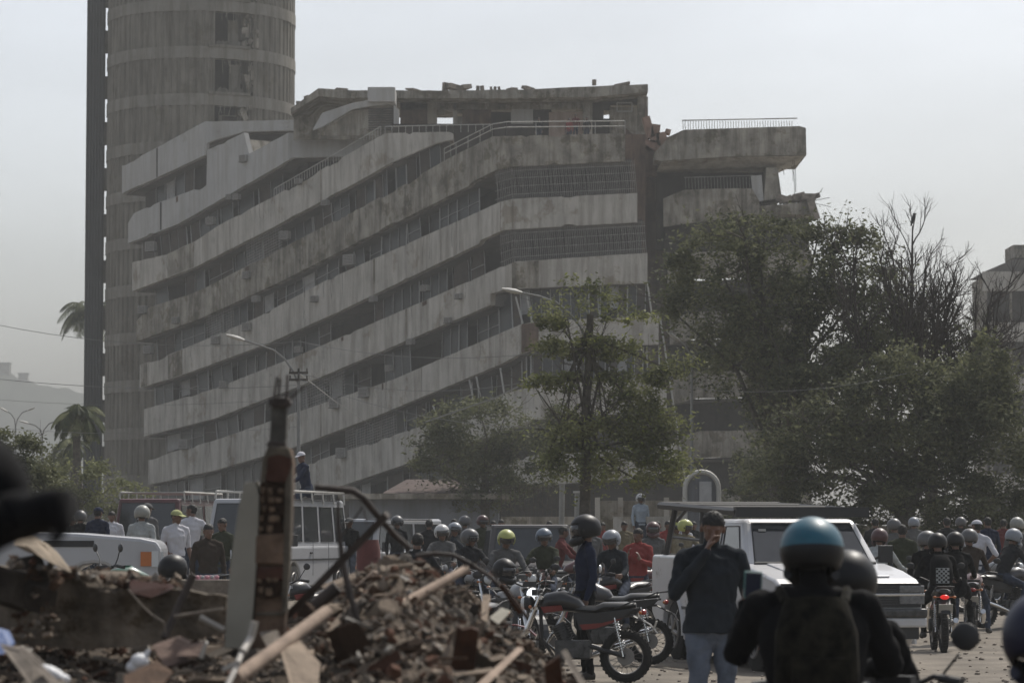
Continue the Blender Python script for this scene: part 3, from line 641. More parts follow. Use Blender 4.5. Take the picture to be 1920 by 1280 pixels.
# palms
def palm(px, py, Y, rad, nf, label, seed, base_px=None, full=False):
    B = P(base_px or px, 1000, Y); B.z = 0; rn = random.Random(seed); t = thing('palm_tree', B, label, 'palm tree'); c = P(px, py, Y)
    mb = MB(); k = [B.lerp(c, i / 8) + Vector((math.sin(i * .7) * .12, 0, 0)) for i in range(9)]; mb.tube(k, [.24 - .012 * i for i in range(9)], 9); mb.build('trunk', M_bark, t, B, smooth=True)
    for f in range(nf):
        az = 2 * math.pi * f / nf + rn.uniform(-.2, .2); el = rn.uniform(-.1, 1.15); L_ = rad * rn.uniform(.85, 1.1); mb = MB(); p = k[-1].copy(); d = Vector((math.cos(az) * math.cos(el), math.sin(az) * math.cos(el), math.sin(el))); pts = [p]
        for i in range(9): d = (d + Vector((0, 0, -.26))).normalized(); p = p + d * L_ / 9; pts.append(p)
        mb.tube(pts, [.035 - .003 * i for i in range(10)], 4, cap=False)
        for i in range(34):
            q = .12 + .88 * i / 33; a = min(8, int(q * 9)); b = pts[a].lerp(pts[a + 1], q * 9 - a); dr = (pts[a + 1] - pts[a]).normalized(); sd_ = dr.cross(Vector((0, 0, 1))).normalized(); ll = rad * .34 * math.sin(q * 2.6 + .35) + .08
            for s_ in (-1, 1):
                e = b + (sd_ * s_ * .75 + dr * .55 + Vector((0, 0, -.45 - rn.random() * .4))).normalized() * ll; w_ = dr * .035
                mb.add([b - w_, b + w_, b.lerp(e, .6) + w_ * .7, e, b.lerp(e, .6) - w_ * .7], [(0, 1, 2, 3, 4)])
        mb.build('frond', L_palm if f % 4 else L_mid, t, B, recalc=False)
    return t
palm(150, 775, 128, 1.55, 22, 'palm tree with a drooping green crown against the foot of the dark ribbed wall', 2, 143)
palm(168, 585, 235, 3.3, 26, 'tall palm half hidden behind the dark ribbed wall, its fronds showing at the left', 5, 178)
palm(140, 830, 150, 1.1, 12, 'short palm just under the big drooping palm', 9, 140)
# ---------------------------------------------------------------- people
SK = mat('brown_skin', (.13, .07, .048), .55, var=.12, scale=8)
HAIR = mat('black_hair', (.012, .011, .010), .7, var=.3, scale=20)
SHOE = mat('dark_shoe', (.03, .028, .026), .7, var=.2)
def cloth(name, c, var=.16): return mat('cloth_' + name, tuple(v * .8 for v in c), .95, var=var, scale=7, bump=.004, bscale=14, spec=.15)
C = dict(black=cloth('black', (.006, .006, .007)), char=cloth('charcoal', (.024, .025, .028)), navy=cloth('navy', (.018, .024, .05)), white=cloth('white', (.58, .58, .62), .06), grey=cloth('grey', (.13, .13, .13)),
    red=cloth('red', (.27, .06, .055)), jeans=cloth('jeans', (.12, .14, .18), .3), djeans=cloth('dark_jeans', (.04, .05, .075), .3), green=cloth('olive', (.05, .055, .035)), brown=cloth('brown', (.05, .038, .03)), ltblue=cloth('light_blue', (.38, .44, .50), .08),
    slate=cloth('slate', (.024, .029, .036)), khaki=cloth('khaki', (.22, .19, .13)), yellow=cloth('pale_yellow', (.42, .44, .22)), camo=mat('camouflage_cloth', (.005, .0055, .004), .95, var=.8, scale=16, col2=(.022, .020, .014), spec=.1), pale=cloth('pale_grey', (.40, .42, .42)), maroon=cloth('maroon', (.14, .04, .04)))
def jt(**kw):
    j = dict(pel=(0,.0,.96), wai=(0,.0,1.10), che=(0,.0,1.30), nek=(0,.015,1.475), hed=(0,-.01,1.63),
        shR=(-.185,.01,1.425), elR=(-.245,.03,1.14), wrR=(-.245,-.05,.90), shL=(.185,.01,1.425), elL=(.245,.03,1.14), wrL=(.245,-.05,.90),
        hiR=(-.09,0,.93), knR=(-.10,-.025,.51), anR=(-.11,.03,.09), toR=(-.13,-.14,.035), hiL=(.09,0,.93), knL=(.10,-.025,.51), anL=(.11,.03,.09), toL=(.13,-.14,.035), yaw=0, bulk=1, coat=0, fR=None, fL=None, curl=.5)
    j.update(kw); return j
def body(name, j, vox=.012, short_sleeve=False):
    V = lambda k: Vector(j[k]) if not isinstance(j[k], Vector) else j[k]
    bk = j['bulk']; mb = MB(); prim = []            # prim: a, b, ra, rb, region
    def seg(a, b, ra, rb, reg, n=12, ends=True):
        mb.tube([a, a.lerp(b, .35), a.lerp(b, .7), b], [ra, ra * .68 + rb * .36, ra * .28 + rb * .74, rb], n)
        if ends: mb.ell(a, (ra * .99,) * 3, n, 8); mb.ell(b, (rb * .99,) * 3, n, 8)
        prim.append((a, b, ra, rb, reg))
    sh = (V('shL') - V('shR')).normalized(); pel, wai, che, nek, hed = V('pel'), V('wai'), V('che'), V('nek'), V('hed'); up = (nek - che).normalized()
    ctop = (V('shL') + V('shR')) / 2
    T = [pel - (wai - pel) * .75, pel, wai, che, ctop - up * .02, nek - up * .01]
    rr = [(.135, .105), (.165 * bk, .122 * bk), (.148 * bk, .108 * bk), (.178 * bk, .125 * bk), (.165 * bk, .10), (.062, .062)]
    mb.tube(T, rr, 20, side=sh); mb.ell(T[0], (.12, .10, .08), 16, 8)
    for a, b, (r1, _), (r2, _2) in zip(T, T[1:], rr, rr[1:]): prim.append((a, b, r1 * .85, r2 * .85, 0 if a is not T[0] else 2))
    if j['coat']: mb.tube([wai, pel, pel - Vector((0, 0, j['coat']))], [(.155 * bk, .12 * bk), (.178 * bk, .135 * bk), (.185 * bk, .14 * bk)], 20, side=sh); prim.append((pel, pel - Vector((0, 0, j['coat'])), .17, .17, 0))
    hd = (hed - nek).normalized(); yr = Matrix.Rotation(j['yaw'], 3, 'Z'); f = yr @ Vector((0, -1, 0)); f = (f - hd * f.dot(hd)).normalized(); sd_ = f.cross(hd).normalized()
    RM = Matrix((sd_, f, hd)).transposed()
    H = lambda x, y, z: hed + RM @ Vector((x, y, z))
    mb.tube([nek - up * .03, nek, H(0, -.02, -.05)], [.064, .056, .056], 12); prim.append((nek - up * .01, H(0, -.02, -.06), .056, .052, 1))
    mb.ell(H(0, -.012, .03), (.078, .096, .09), 18, 12, RM); mb.ell(H(0, .018, -.035), (.058, .070, .075), 16, 10, RM); mb.ell(H(0, .05, -.078), (.032, .034, .026), 12, 8, RM)
    prim.append((H(0, .045, .015), H(0, .05, -.08), .055, .04, 1)); prim.append((H(0, -.035, .055), H(0, -.05, .0), .088, .07, 4)); prim.append((H(0, .03, .075), H(0, -.03, .08), .062, .06, 4))
    mb.tube([H(0, .088, .012), H(0, .106, -.02)], [.009, .016], 8); mb.ell(H(0, .104, -.022), (.018, .014, .011), 10, 6, RM)      # nose
    for s in (-1, 1):
        mb.ell(H(.03 * s, .078, .024), (.022, .014, .008), 8, 6, RM); mb.ell(H(.080 * s, -.008, -.005), (.011, .020, .032), 10, 8, RM); mb.ell(H(.03 * s, .074, .002), (.014, .012, .010), 8, 6, RM)
        prim.append((H(.08 * s, -.01, -.01), H(.08 * s, -.01, .01), .02, .02, 1))
    mb.ell(H(0, .084, -.048), (.024, .012, .007), 10, 6, RM); mb.ell(H(0, .083, -.060), (.021, .012, .007), 10, 6, RM)
    for s in 'RL':
        a, e, w_ = V('sh' + s), V('el' + s), V('wr' + s); slv = 1 if short_sleeve else 0
        seg(a, e, .056 * bk, .045 * bk, 0); tr0 = nek.lerp(che, .12); mb.tube([tr0, tr0.lerp(a, .5) + Vector((0, 0, .012)), a + Vector((0, 0, -.002))], [.060, .060, .054], 10); mb.ell(a.lerp(che, .25) - Vector((0, 0, .03)), (.07, .07, .07), 12, 8); prim.append((tr0, a, .055, .05, 0)); seg(e, w_, .044 * (1.0 if slv else bk * 1.05), .028 if slv else .034, slv)
        if slv: prim.append((a.lerp(e, .75), e, .036, .036, 1))
        fd = Vector(j['f' + s]) if j['f' + s] else (w_ - e).normalized(); fd.normalize(); sg = 1 if s == 'R' else -1
        inn = Vector((sg, 0, 0)); inn = (inn - fd * inn.dot(fd)); inn = inn.normalized() if inn.length > .2 else Vector((0, -1, 0)); ax = fd.cross(inn).normalized(); ax = ax if ax.y < 0 or abs(ax.y) < .1 else -ax
        pc = w_ + fd * .045; RH = Matrix((ax, inn, fd)).transposed(); mb.ell(pc, (.040, .018, .052), 12, 8, RH); prim.append((w_, pc + fd * .045, .027, .034, 1))
        for i, (o, L_) in enumerate(((-.029, .062), (-.010, .075), (.010, .080), (.029, .070))):
            b0 = w_ + fd * .085 + ax * o; c_ = j['curl']; d1 = (fd + inn * c_ * .5).normalized(); d2 = (fd * (1 - c_ * .7) + inn * c_ * 1.2).normalized(); m1 = b0 + d1 * L_ * .5; m2 = m1 + d2 * L_ * .5
            mb.tube([b0 - fd * .02, b0, m1, m2], [.0105, .0105, .0095, .008], 8); mb.ell(m2, (.008,) * 3, 8, 6); prim.append((b0, m2, .010, .009, 1))
        t0 = w_ + fd * .03 + ax * .03; t1 = t0 + (fd * .7 + ax * .6 + inn * .4).normalized() * .035; t2 = t1 + (fd + inn * .7).normalized() * .03
        mb.tube([w_ + fd * .02 + ax * .012, t0, t1, t2], [.015, .014, .0115, .009], 8); prim.append((t0, t2, .012, .01, 1))
        h, k, an, to = V('hi' + s), V('kn' + s), V('an' + s), V('to' + s)
        seg(h, k, .092 * bk, .060, 2, 14); seg(k, an, .060, .043, 2, 12); mb.ell(k.lerp(an, .3) + Vector((0, .02, 0)), (.05, .055, .1), 12, 8)
        hl = an + (an - to).normalized() * .05 * Vector((1, 1, 0)); hl.z = to.z + .01; mb.tube([hl, an.lerp(to, .3) - Vector((0, 0, .02)), to, to + (to - an) * Vector((1, 1, 0)) * .35], [.040, .046, .043, .026], 10); prim.append((hl, to, .045, .045, 3)); prim.append((to, to + (to - an) * Vector((1, 1, 0)) * .35, .045, .03, 3))
    o = mb.build(name, SK); rm = o.modifiers.new('r', 'REMESH'); rm.mode = 'VOXEL'; rm.voxel_size = vox; sm = o.modifiers.new('s', 'SMOOTH'); sm.factor = .5; sm.iterations = 3
    dg = bpy.context.evaluated_depsgraph_get(); dg.update(); me = bpy.data.meshes.new_from_object(o.evaluated_get(dg)); old = o.data
    bpy.data.objects.remove(o); bpy.data.meshes.remove(old); me.name = name
    # cloth folds pressed into the surface, region by region
    n = len(me.vertices); co = np.empty(n * 3); me.vertices.foreach_get('co', co); co = co.reshape(-1, 3)
    nf = len(me.polygons); fc = np.empty(nf * 3); me.polygons.foreach_get('center', fc); fc = fc.reshape(-1, 3)
    def region(pts):
        best = np.full(len(pts), 1e9); reg = np.zeros(len(pts), int)
        for a, b, ra, rb, rg in prim:
            a = np.array(a); b = np.array(b); ab = b - a; L2 = max((ab * ab).sum(), 1e-9); t_ = np.clip(((pts - a) @ ab) / L2, 0, 1)
            d = np.linalg.norm(pts - a - t_[:, None] * ab, axis=1) - (ra + (rb - ra) * t_); m_ = d < best; best[m_] = d[m_]; reg[m_] = rg
        return reg
    vr = region(co); nn = np.empty(n * 3); me.vertices.foreach_get('normal', nn); nn = nn.reshape(-1, 3)
    fold = np.sin(co[:, 2] * 31 + co[:, 0] * 27 + np.sin(co[:, 0] * 19 + co[:, 1] * 23) * 2.4) * np.sin(co[:, 0] * 17 - co[:, 2] * 13 + np.sin(co[:, 2] * 21) * 1.5) + .5 * np.sin(co[:, 2] * 47 + co[:, 1] * 39 + np.sin(co[:, 0] * 33) * 2)
    amp = np.where((vr == 0) | (vr == 2), .0045, 0); fold = np.where(vr == 4, np.random.RandomState(1).normal(size=n) * .8 + .6, fold); amp = np.where(vr == 4, .0045, amp); co = co + nn * (fold * amp)[:, None]; me.vertices.foreach_set('co', co.ravel())
    me.materials.clear()
    for m_ in (C['grey'], SK, C['jeans'], SHOE, HAIR): me.materials.append(m_)
    fr = region(fc)
    if j['coat']: hz_ = pel.z - j['coat']; tor = (np.abs(fc[:, 0] - pel.x) < .24) & ((fr == 0) | (fr == 2)); fr[tor & (fc[:, 2] > hz_) & (fc[:, 2] < pel.z + .1)] = 0; fr[tor & (fc[:, 2] <= hz_)] = 2
    me.polygons.foreach_set('material_index', fr.astype(np.int32)); me.polygons.foreach_set('use_smooth', [True] * nf); me.update()
    return me, (hed.copy(), RM.copy())
def rider_j(**kw):
    d = dict(pel=(0,.22,.88), wai=(0,.17,1.01), che=(0,.06,1.20), nek=(0,-.02,1.38), hed=(0,-.07,1.53), shR=(-.19,-.01,1.33), elR=(-.29,-.15,1.09), wrR=(-.33,-.34,1.02), shL=(.19,-.01,1.33), elL=(.29,-.15,1.09), wrL=(.33,-.34,1.02),
        hiR=(-.10,.20,.86), knR=(-.22,-.17,.70), anR=(-.22,.02,.30), toR=(-.23,-.13,.22), hiL=(.10,.20,.86), knL=(.22,-.17,.70), anL=(.22,.02,.30), toL=(.23,-.13,.22), fR=(.1,-1,-.1), fL=(-.1,-1,-.1), curl=1.0); d.update(kw); return jt(**d)
POSE = {}
POSE['stand'] = body('person_standing', jt())
POSE['tee'] = body('person_in_short_sleeves', jt(elR=(-.25,.05,1.15), wrR=(-.20,-.16,1.02), elL=(.24,.04,1.13), wrL=(.26,-.04,.90), yaw=.4), short_sleeve=True)
POSE['phone'] = body('person_holding_up', jt(elR=(-.23,-.10,1.18), wrR=(-.10,-.30,1.30), elL=(.23,-.08,1.17), wrL=(.10,-.30,1.24), fR=(.2,-.3,1), fL=(-.2,-.4,1), yaw=-.3))
POSE['hips'] = body('person_hand_on_hip', jt(elR=(-.36,.10,1.16), wrR=(-.21,.02,1.03), fR=(1,-.4,-.3), elL=(.27,.02,1.14), wrL=(.24,-.12,.93), yaw=.9), short_sleeve=True)
POSE['rider'] = body('person_riding', rider_j())
POSE['rider_upright'] = body('person_riding_upright', rider_j(che=(0,.12,1.22), nek=(0,.09,1.40), hed=(0,.06,1.555), shR=(-.19,.10,1.35), shL=(.19,.10,1.35), anR=(-.30,-.06,.09), toR=(-.33,-.22,.035), knR=(-.28,-.17,.52), yaw=.5))
POSE['side'] = body('person_twisted', rider_j(che=(0,.14,1.22), nek=(0,.12,1.40), hed=(0,.10,1.555), shR=(-.19,.12,1.35), shL=(.19,.12,1.35), elL=(.28,.02,1.10), wrL=(.22,-.16,.94), fL=(0,-1,-.3), yaw=-1.2))
VIS_ = mat('black_trim_rubber', (.012, .012, .012), .7)
# helmets: origin at the centre of the head, front towards -Y
def mk_helmet(kind, shellm, vm, trim=None):
    mb = MB(); n = 28; m = 16; vs = []; fs = []; keep = {}
    for j_ in range(m + 1):
        a = -.62 + (math.pi / 2 + .62) * j_ / m
        for k in range(n):
            b = 2 * math.pi * k / n; x = math.cos(a) * math.sin(b); y = -math.cos(a) * math.cos(b); z = math.sin(a)
            vs.append((x * .132, y * .152 + .012, z * .138 + .035))
    for j_ in range(m):
        for k in range(n):
            b = 2 * math.pi * (k + .5) / n; b = min(b, 2 * math.pi - b); a = -.62 + (math.pi / 2 + .62) * (j_ + .5) / m
            if kind == 'full' and b < 1.0 and -.28 < a < .42: continue
            if kind == 'open' and b < 1.15 and a < .34: continue
            k2 = (k + 1) % n; fs.append((j_ * n + k, j_ * n + k2, (j_ + 1) * n + k2, (j_ + 1) * n + k))
    mb.add(vs, fs, 0)
    if kind == 'full': mb.tube([(.10, -.06, -.055), (.06, -.135, -.075), (0, -.155, -.08), (-.06, -.135, -.075), (-.10, -.06, -.055)], [(.03, .016)] * 5, 8, 0, side=(0, 0, 1))
    two = shellm.name == 'helmet_teal'
    if two: mb.m = [1 if sum(mb.v[i][2] for i in f) / len(f) < .035 - .25 * (sum(mb.v[i][1] for i in f) / len(f) - .02) * 0 else 0 for f in mb.f]
    me = mb.build('helmet', [shellm] + ([gl('black', HC['black'])] if two else []), None, smooth=True, recalc=True); me.modifiers.new('solid', 'SOLIDIFY').thickness = -.012
    parts = [me]
    if kind == 'full' or vm:
        mb = MB(); vs = []; rows = 6; c_ = 14
        up_ = 0 if kind == 'full' else .0
        for j_ in range(rows + 1):
            a = -.30 + .74 * j_ / rows
            for k in range(c_ + 1):
                b = -1.08 + 2.16 * k / c_; vs.append((math.cos(a) * math.sin(b) * .136, -math.cos(a) * math.cos(b) * .157 + .012, math.sin(a) * .141 + .035 + up_))
        fs = [(j_ * (c_ + 1) + k, j_ * (c_ + 1) + k + 1, (j_ + 1) * (c_ + 1) + k + 1, (j_ + 1) * (c_ + 1) + k) for j_ in range(rows) for k in range(c_)]
        mb.add(vs, fs); v = mb.build('visor', vm or VIS, None, smooth=True); v.parent = me; parts.append(v)
    mb = MB(); rim = [(math.sin(b) * .132 * .82, -math.cos(b) * .152 * .82 + .012, -.045) for b in [1.15 + (2 * math.pi - 2.3) * k / 22 for k in range(23)]]
    mb.tube(rim, .007, 5)
    if kind == 'open': mb.tube([(math.sin(b) * .128, -math.cos(b) * .147 + .012, .083) for b in [-1.15 + 2.3 * k / 14 for k in range(15)]], .006, 5)
    for s in (-1, 1): mb.tube([(s * .122, -.035, .03), (s * .139, -.035, .03)], .017, 10); mb.tube([(s * .10, -.02, -.04), (s * .055, -.075, -.105), (0, -.085, -.115)], .005, 4)
    tm = mb.build('trim', VIS_, None, smooth=True); tm.parent = me; parts.append(tm)
    if kind == 'peak' or trim:
        mb = MB(); mb.add([(-.10,-.10,.12),(.10,-.10,.12),(.085,-.25,.075),(-.085,-.25,.075),(-.10,-.10,.132),(.10,-.10,.132),(.085,-.25,.083),(-.085,-.25,.083)], [(0,1,2,3),(7,6,5,4),(0,4,5,1),(1,5,6,2),(2,6,7,3),(3,7,4,0)]); pk = mb.build('peak', trim or shellm, None); pk.parent = me; parts.append(pk)
    return me
VIS = mat('smoked_visor', (.015, .015, .018), .12, var=.1, coat=.6)
VISC = mat('grey_visor', (.10, .11, .12), .15, var=.1, coat=.6)
def gl(name, c, r=.46): return mat('helmet_' + name, c, r, var=.12, scale=9, coat=0 if max(c) < .03 else .12, spec=.3 if max(c) < .03 else None)
HM = {}
def helmet(kind, col, visor=None, peak=None):
    key = (kind, col)
    if key not in HM:
        HM[key] = mk_helmet(kind, gl(col, HC[col]), {'clear': VISC, 'dark': VIS, None: None}[visor] if kind != 'full' else (VISC if visor == 'clear' else VIS), gl(peak, HC[peak]) if peak else None)
        return HM[key]
    return copy_tree(HM[key])
HC = dict(black=(.008,.008,.009), white=(.42,.42,.42), grey=(.075,.075,.078), silver=(.19,.21,.24), yellow=(.34,.36,.11), teal=(.002,.075,.115), red=(.16,.01,.01), navy=(.008,.01,.028), pale=(.22,.22,.20), maroon=(.06,.022,.022), bluegrey=(.10,.13,.17))
def cap(m, hat=False):
    mb = MB(); mb.ell((0, .008, .045), (.092, .108, .085), 18, 8, z0=0, z1=.98); mb.add([(-.06,-.085,.05),(.06,-.085,.05),(.05,-.175,.035),(-.05,-.175,.035),(-.06,-.085,.058),(.06,-.085,.058),(.05,-.175,.041),(-.05,-.175,.041)], [(0,1,2,3),(7,6,5,4),(0,4,5,1),(1,5,6,2),(2,6,7,3),(3,7,4,0)])
    return mb.build('cap', m, None, smooth=True)
def person(pose, px, Y, rz, shirt, legs, label, head=None, z=None, scale=1.0, group='people gathered in the street', shoe=None, skin=None, dx=0):
    me, (hc, RMh) = POSE[pose]; x = (px - 960) / FPX * Y + dx; z = G(x, Y) if z is None else z
    o = bpy.data.objects.new('person', me); COL.objects.link(o); o.location = (x, Y, z); o.rotation_euler = (0, 0, rz); o.scale = (scale,) * 3; tag(o, label, 'person', group)
    for i, m_ in ((0, shirt), (2, legs), (3, shoe), (1, skin)):
        if m_ is not None: o.material_slots[i].link = 'OBJECT'; o.material_slots[i].material = m_
    if head:
        h = head() if callable(head) else helmet(*head); h.parent = o
        q = Matrix((-RMh.col[0], -RMh.col[1], RMh.col[2])).transposed()
        h.rotation_euler = q.to_euler(); h.location = hc
    return o
# ---------------------------------------------------------------- vehicles
M_tyre = mat('tyre_rubber', (.022, .021, .020), .9, var=.25, scale=8, bump=.004)
M_rim = mat('dusty_alloy', (.20, .19, .18), .5, metal=.5, var=.15)
M_chr = mat('chrome', (.62, .62, .62), .18, metal=1, var=.05)
M_blk = mat('black_plastic', (.022, .022, .023), .55, var=.2)
M_steel = mat('dark_engine_metal', (.07, .07, .07), .5, metal=.5, var=.4, scale=14)
M_lamp = mat('lamp_glass', (.55, .57, .58), .1, var=.05, coat=.8)
M_lampd = mat('smoky_lamp_glass', (.13, .135, .14), .15, var=.3, scale=20, coat=.6)
M_redl = mat('red_lens', (.30, .015, .012), .25, var=.1, coat=.5)
M_org = mat('orange_lens', (.42, .13, .03), .3, var=.1, coat=.5)
M_carg = mat('car_window_glass', (.035, .038, .042), .08, var=.15, coat=.5)
M_seat = mat('seat_vinyl', (.022, .022, .022), .36, var=.2, scale=6)
M_plate = mat('number_plate', (.32, .31, .28), .6, var=.1)
M_white = mat('white_car_paint', (.38, .385, .40), .33, var=.05, scale=1.5, coat=.5)
def mk_bike(tank, side, label, cat='motorcycle', rack=True, group='motorcycles parked and ridden in the crowd'):
    t = thing('motorcycle', (0, 0, 0), label, cat, group); RW, FW, r = .62, -.68, .30
    for y in (RW, FW):
        mb = MB(); mb.ring((0, y, r), .245, .052 if y > 0 else .042, (1, 0, 0), 36, 8)
        for k in range(36):
            a = 2 * math.pi * k / 36; mb.box((0, y + math.cos(a) * .296, r + math.sin(a) * .296), (.07, .025, .012), Matrix.Rotation(a - math.pi / 2, 3, 'X'))
        mb.build('tyre', M_tyre, t, smooth=True)
        mb = MB(); mb.ring((0, y, r), .205, .014, (1, 0, 0), 32, 6, sq=1.8); mb.tube([(-.07, y, r), (.07, y, r)], .035, 10); mb.tube([(.035, y, r), (.045, y, r)], .10, 18)
        for k in range(18):
            a = 2 * math.pi * k / 18; mb.tube([(.03 * (-1) ** k, y + math.cos(a) * .03, r + math.sin(a) * .03), (0, y + math.cos(a + .25) * .2, r + math.sin(a + .25) * .2)], .0035, 3)
        mb.build('wheel_rim', M_rim, t)
    mb = MB(); hd_ = Vector((0, -.42, .93))
    for s in (-1, 1): mb.tube([(.085 * s, -.36, .98), (.085 * s, -.52, .58), (.08 * s, FW, .30)], [.02, .024, .022], 8); mb.tube([(.085 * s, -.50, .62), (.082 * s, -.62, .42)], .032, 8)
    mb.box((0, -.37, .96), (.2, .09, .035)); mb.box((0, -.42, .84), (.2, .09, .03)); mb.build('front_fork', M_chr, t)
    mb = MB()
    for i in range(9):
        a0 = R(20 + i * 14)
        c = Vector((0, FW - math.cos(a0) * .35, .30 + math.sin(a0) * .35)); mb.box(c, (.12, .10, .012), Matrix.Rotation(a0 - math.pi / 2, 3, 'X').inverted())
    mb.build('front_fender', side, t)
    mb = MB(); mb.ell((0, -.50, .90), (.09, .08, .09), 16, 10); mb.build('headlight_shell', M_blk, t, smooth=True)
    mb = MB(); mb.ell((0, -.545, .90), (.078, .045, .078), 16, 8); mb.build('headlight', M_lamp, t, smooth=True)
    mb = MB(); mb.tube([(-.37, -.30, 1.04), (-.22, -.34, 1.06), (-.08, -.36, 1.0), (.08, -.36, 1.0), (.22, -.34, 1.06), (.37, -.30, 1.04)], .012, 8); mb.box((0, -.42, 1.02), (.16, .06, .07))
    for s in (-1, 1): mb.tube([(.26 * s, -.40, 1.05), (.36 * s, -.36, 1.05)], .007, 5)
    mb.build('handlebar', M_blk, t, smooth=True)
    for s in (-1, 1):
        mb = MB(); mb.tube([(.37 * s, -.30, 1.04), (.255 * s, -.327, 1.053)], .02, 8); mb.build('grip', M_blk, t)
        mb = MB(); mb.tube([(.22 * s, -.34, 1.06), (.27 * s, -.33, 1.13), (.34 * s, -.34, 1.20)], .006, 5); mb.ell((.37 * s, -.34, 1.235), (.062, .016, .045), 14, 6); mb.build('mirror', M_blk, t, smooth=True)
    mb = MB(); mb.tube([(0, -.34, .86), (0, -.26, .90), (0, -.10, .93), (0, .06, .88), (0, .13, .82)], [(.07, .07), (.13, .12), (.15, .125), (.12, .09), (.07, .05)], 14, side=(1, 0, 0)); mb.tube([(0, -.12, 1.03), (0, -.12, 1.055)], .04, 12); mb.build('fuel_tank', tank, t, smooth=True)
    for s in (-1, 1):
        mb = MB(); mb.prism([(.135 * s, -.34, .86), (.155 * s, -.10, .88), (.135 * s, -.08, .82), (.13 * s, -.30, .79)], (.02 * s, 0, 0))
        mb.build('tank_shroud', side, t, smooth=True)
    mb = MB(); mb.tube([(0, .0, .84), (0, .10, .83), (0, .28, .82), (0, .38, .86), (0, .62, .87), (0, .74, .88)], [(.08, .03), (.12, .045), (.14, .055), (.13, .055), (.12, .05), (.07, .03)], 12, side=(1, 0, 0)); mb.build('seat', M_seat, t, smooth=True)
    for s in (-1, 1):
        mb = MB(); mb.prism([(.10 * s, .10, .66), (.12 * s, .36, .68), (.10 * s, .60, .74), (.10 * s, .50, .69), (.11 * s, .30, .62), (.11 * s, .14, .60)], (.015 * s, 0, 0))
        mb.build('side_panel', side, t, smooth=True)
    for s in (-1, 1):
        mb = MB(); mb.prism([(.09 * s, .05, .80), (.11 * s, .36, .79), (.09 * s, .74, .84), (.08 * s, .66, .76), (.10 * s, .32, .60), (.10 * s, .10, .60)], (.015 * s, 0, 0)); mb.build('tail_panel', M_blk, t)
    mb = MB(); mb.tube([(0, -.36, .86), (0, -.34, .50), (0, -.20, .28), (0, .20, .28), (0, .22, .50), (0, .12, .76)], .022, 8)
    for s in (-1, 1): mb.tube([(.09 * s, .10, .76), (.09 * s, .76, .84)], .014, 6); mb.tube([(.09 * s, .2, .42), (.085 * s, RW, r)], .024, 8)
    mb.build('frame', M_blk, t)
    mb = MB()
    for s in (-1, 1):
        mb.tube([(.11 * s, RW - .02, r), (.11 * s, .50, .74)], .013, 6)
        for k in range(11): mb.ring(Vector((.11 * s, RW - .03 - .009 * k, r + .08 + .03 * k)), .026, .006, (0, -.28, 1), 10, 4)
    mb.build('rear_shock', M_chr, t)
    mb = MB(); mb.box((0, .02, .38), (.22, .40, .20)); mb.tube([(0, -.06, .46), (0, -.16, .66)], .085, 12)
    for k in range(7): mb.box(Vector((0, -.07, .48)).lerp(Vector((0, -.15, .64)), k / 6), (.20, .19, .009), Matrix.Rotation(.38, 3, 'X'))
    mb.tube([(-.15, .06, .38), (.15, .06, .38)], .095, 16); mb.build('engine', M_steel, t, bevel=.01)
    mb = MB(); mb.tube([(-.06, -.20, .60), (-.09, -.30, .44), (-.13, -.12, .27), (-.14, .20, .28)], .02, 8); mb.tube([(-.15, .18, .29), (-.16, .45, .38), (-.165, .74, .47)], [.03, .045, .04], 10); mb.build('exhaust', M_chr, t, smooth=True)
    mb = MB(); mb.tube([(0, .45, .74), (0, .70, .76), (0, .90, .66), (0, .98, .56)], [(.085, .015)] * 2 + [(.08, .012), (.06, .01)], 8, side=(1, 0, 0)); mb.build('rear_fender', M_blk, t, smooth=True)
    mb = MB(); mb.ell((0, .82, .80), (.065, .04, .035), 12, 8); mb.build('tail_light', M_redl, t, smooth=True)
    mb = MB(); mb.box((0, .95, .64), (.20, .008, .13), Matrix.Rotation(-.35, 3, 'X')); mb.build('number_plate', M_plate, t)
    for s in (-1, 1):
        for y, z in ((.80, .80), (-.46, .86)):
            mb = MB(); mb.tube([(.03 * s, y, z), (.12 * s, y, z)], .008, 5); mb.ell((.14 * s, y, z), (.028, .02, .02), 8, 6); mb.build('turn_signal', M_org, t, smooth=True)
        mb = MB(); mb.tube([(.12 * s, .05, .28), (.22 * s, .03, .28)], .012, 6); mb.build('foot_peg', M_blk, t)
    if rack:
        mb = MB()
        for s in (-1, 1): mb.tube([(.11 * s, .50, .84), (.12 * s, .70, .92), (.12 * s, .98, .95)], .010, 6)
        for y in (.72, .84, .98): mb.tube([(-.12, y, .93 + (y - .72) * .08), (.12, y, .93 + (y - .72) * .08)], .009, 6)
        mb.build('luggage_rack', M_blk, t)
    return t
def place(t, px, Y, rz, label=None, z=None, name=None):
    x = (px - 960) / FPX * Y; t.location = (x, Y, G(x, Y) if z is None else z); t.rotation_euler = (0, 0, rz)
    if label: t['label'] = label
    return t
def gloss(n, c): return mat('bike_' + n, tuple(v * .7 for v in c), .34, var=.1, scale=5, coat=.2)
BK = dict(black=gloss('black', (.018,.018,.02)), red=gloss('red', (.22,.025,.025)), blue=gloss('blue', (.02,.04,.20)), green=gloss('green', (.01,.10,.06)), grey=gloss('grey', (.10,.10,.11)), silver=gloss('silver', (.35,.36,.38)), white=gloss('white', (.5,.5,.5)), maroon=gloss('maroon', (.10,.03,.03)))
def arch(yc, zc, r, n=10, a0=0, a1=math.pi): return [(yc + r * math.cos(a0 + (a1 - a0) * i / n), zc + r * math.sin(a0 + (a1 - a0) * i / n)) for i in range(n + 1)]
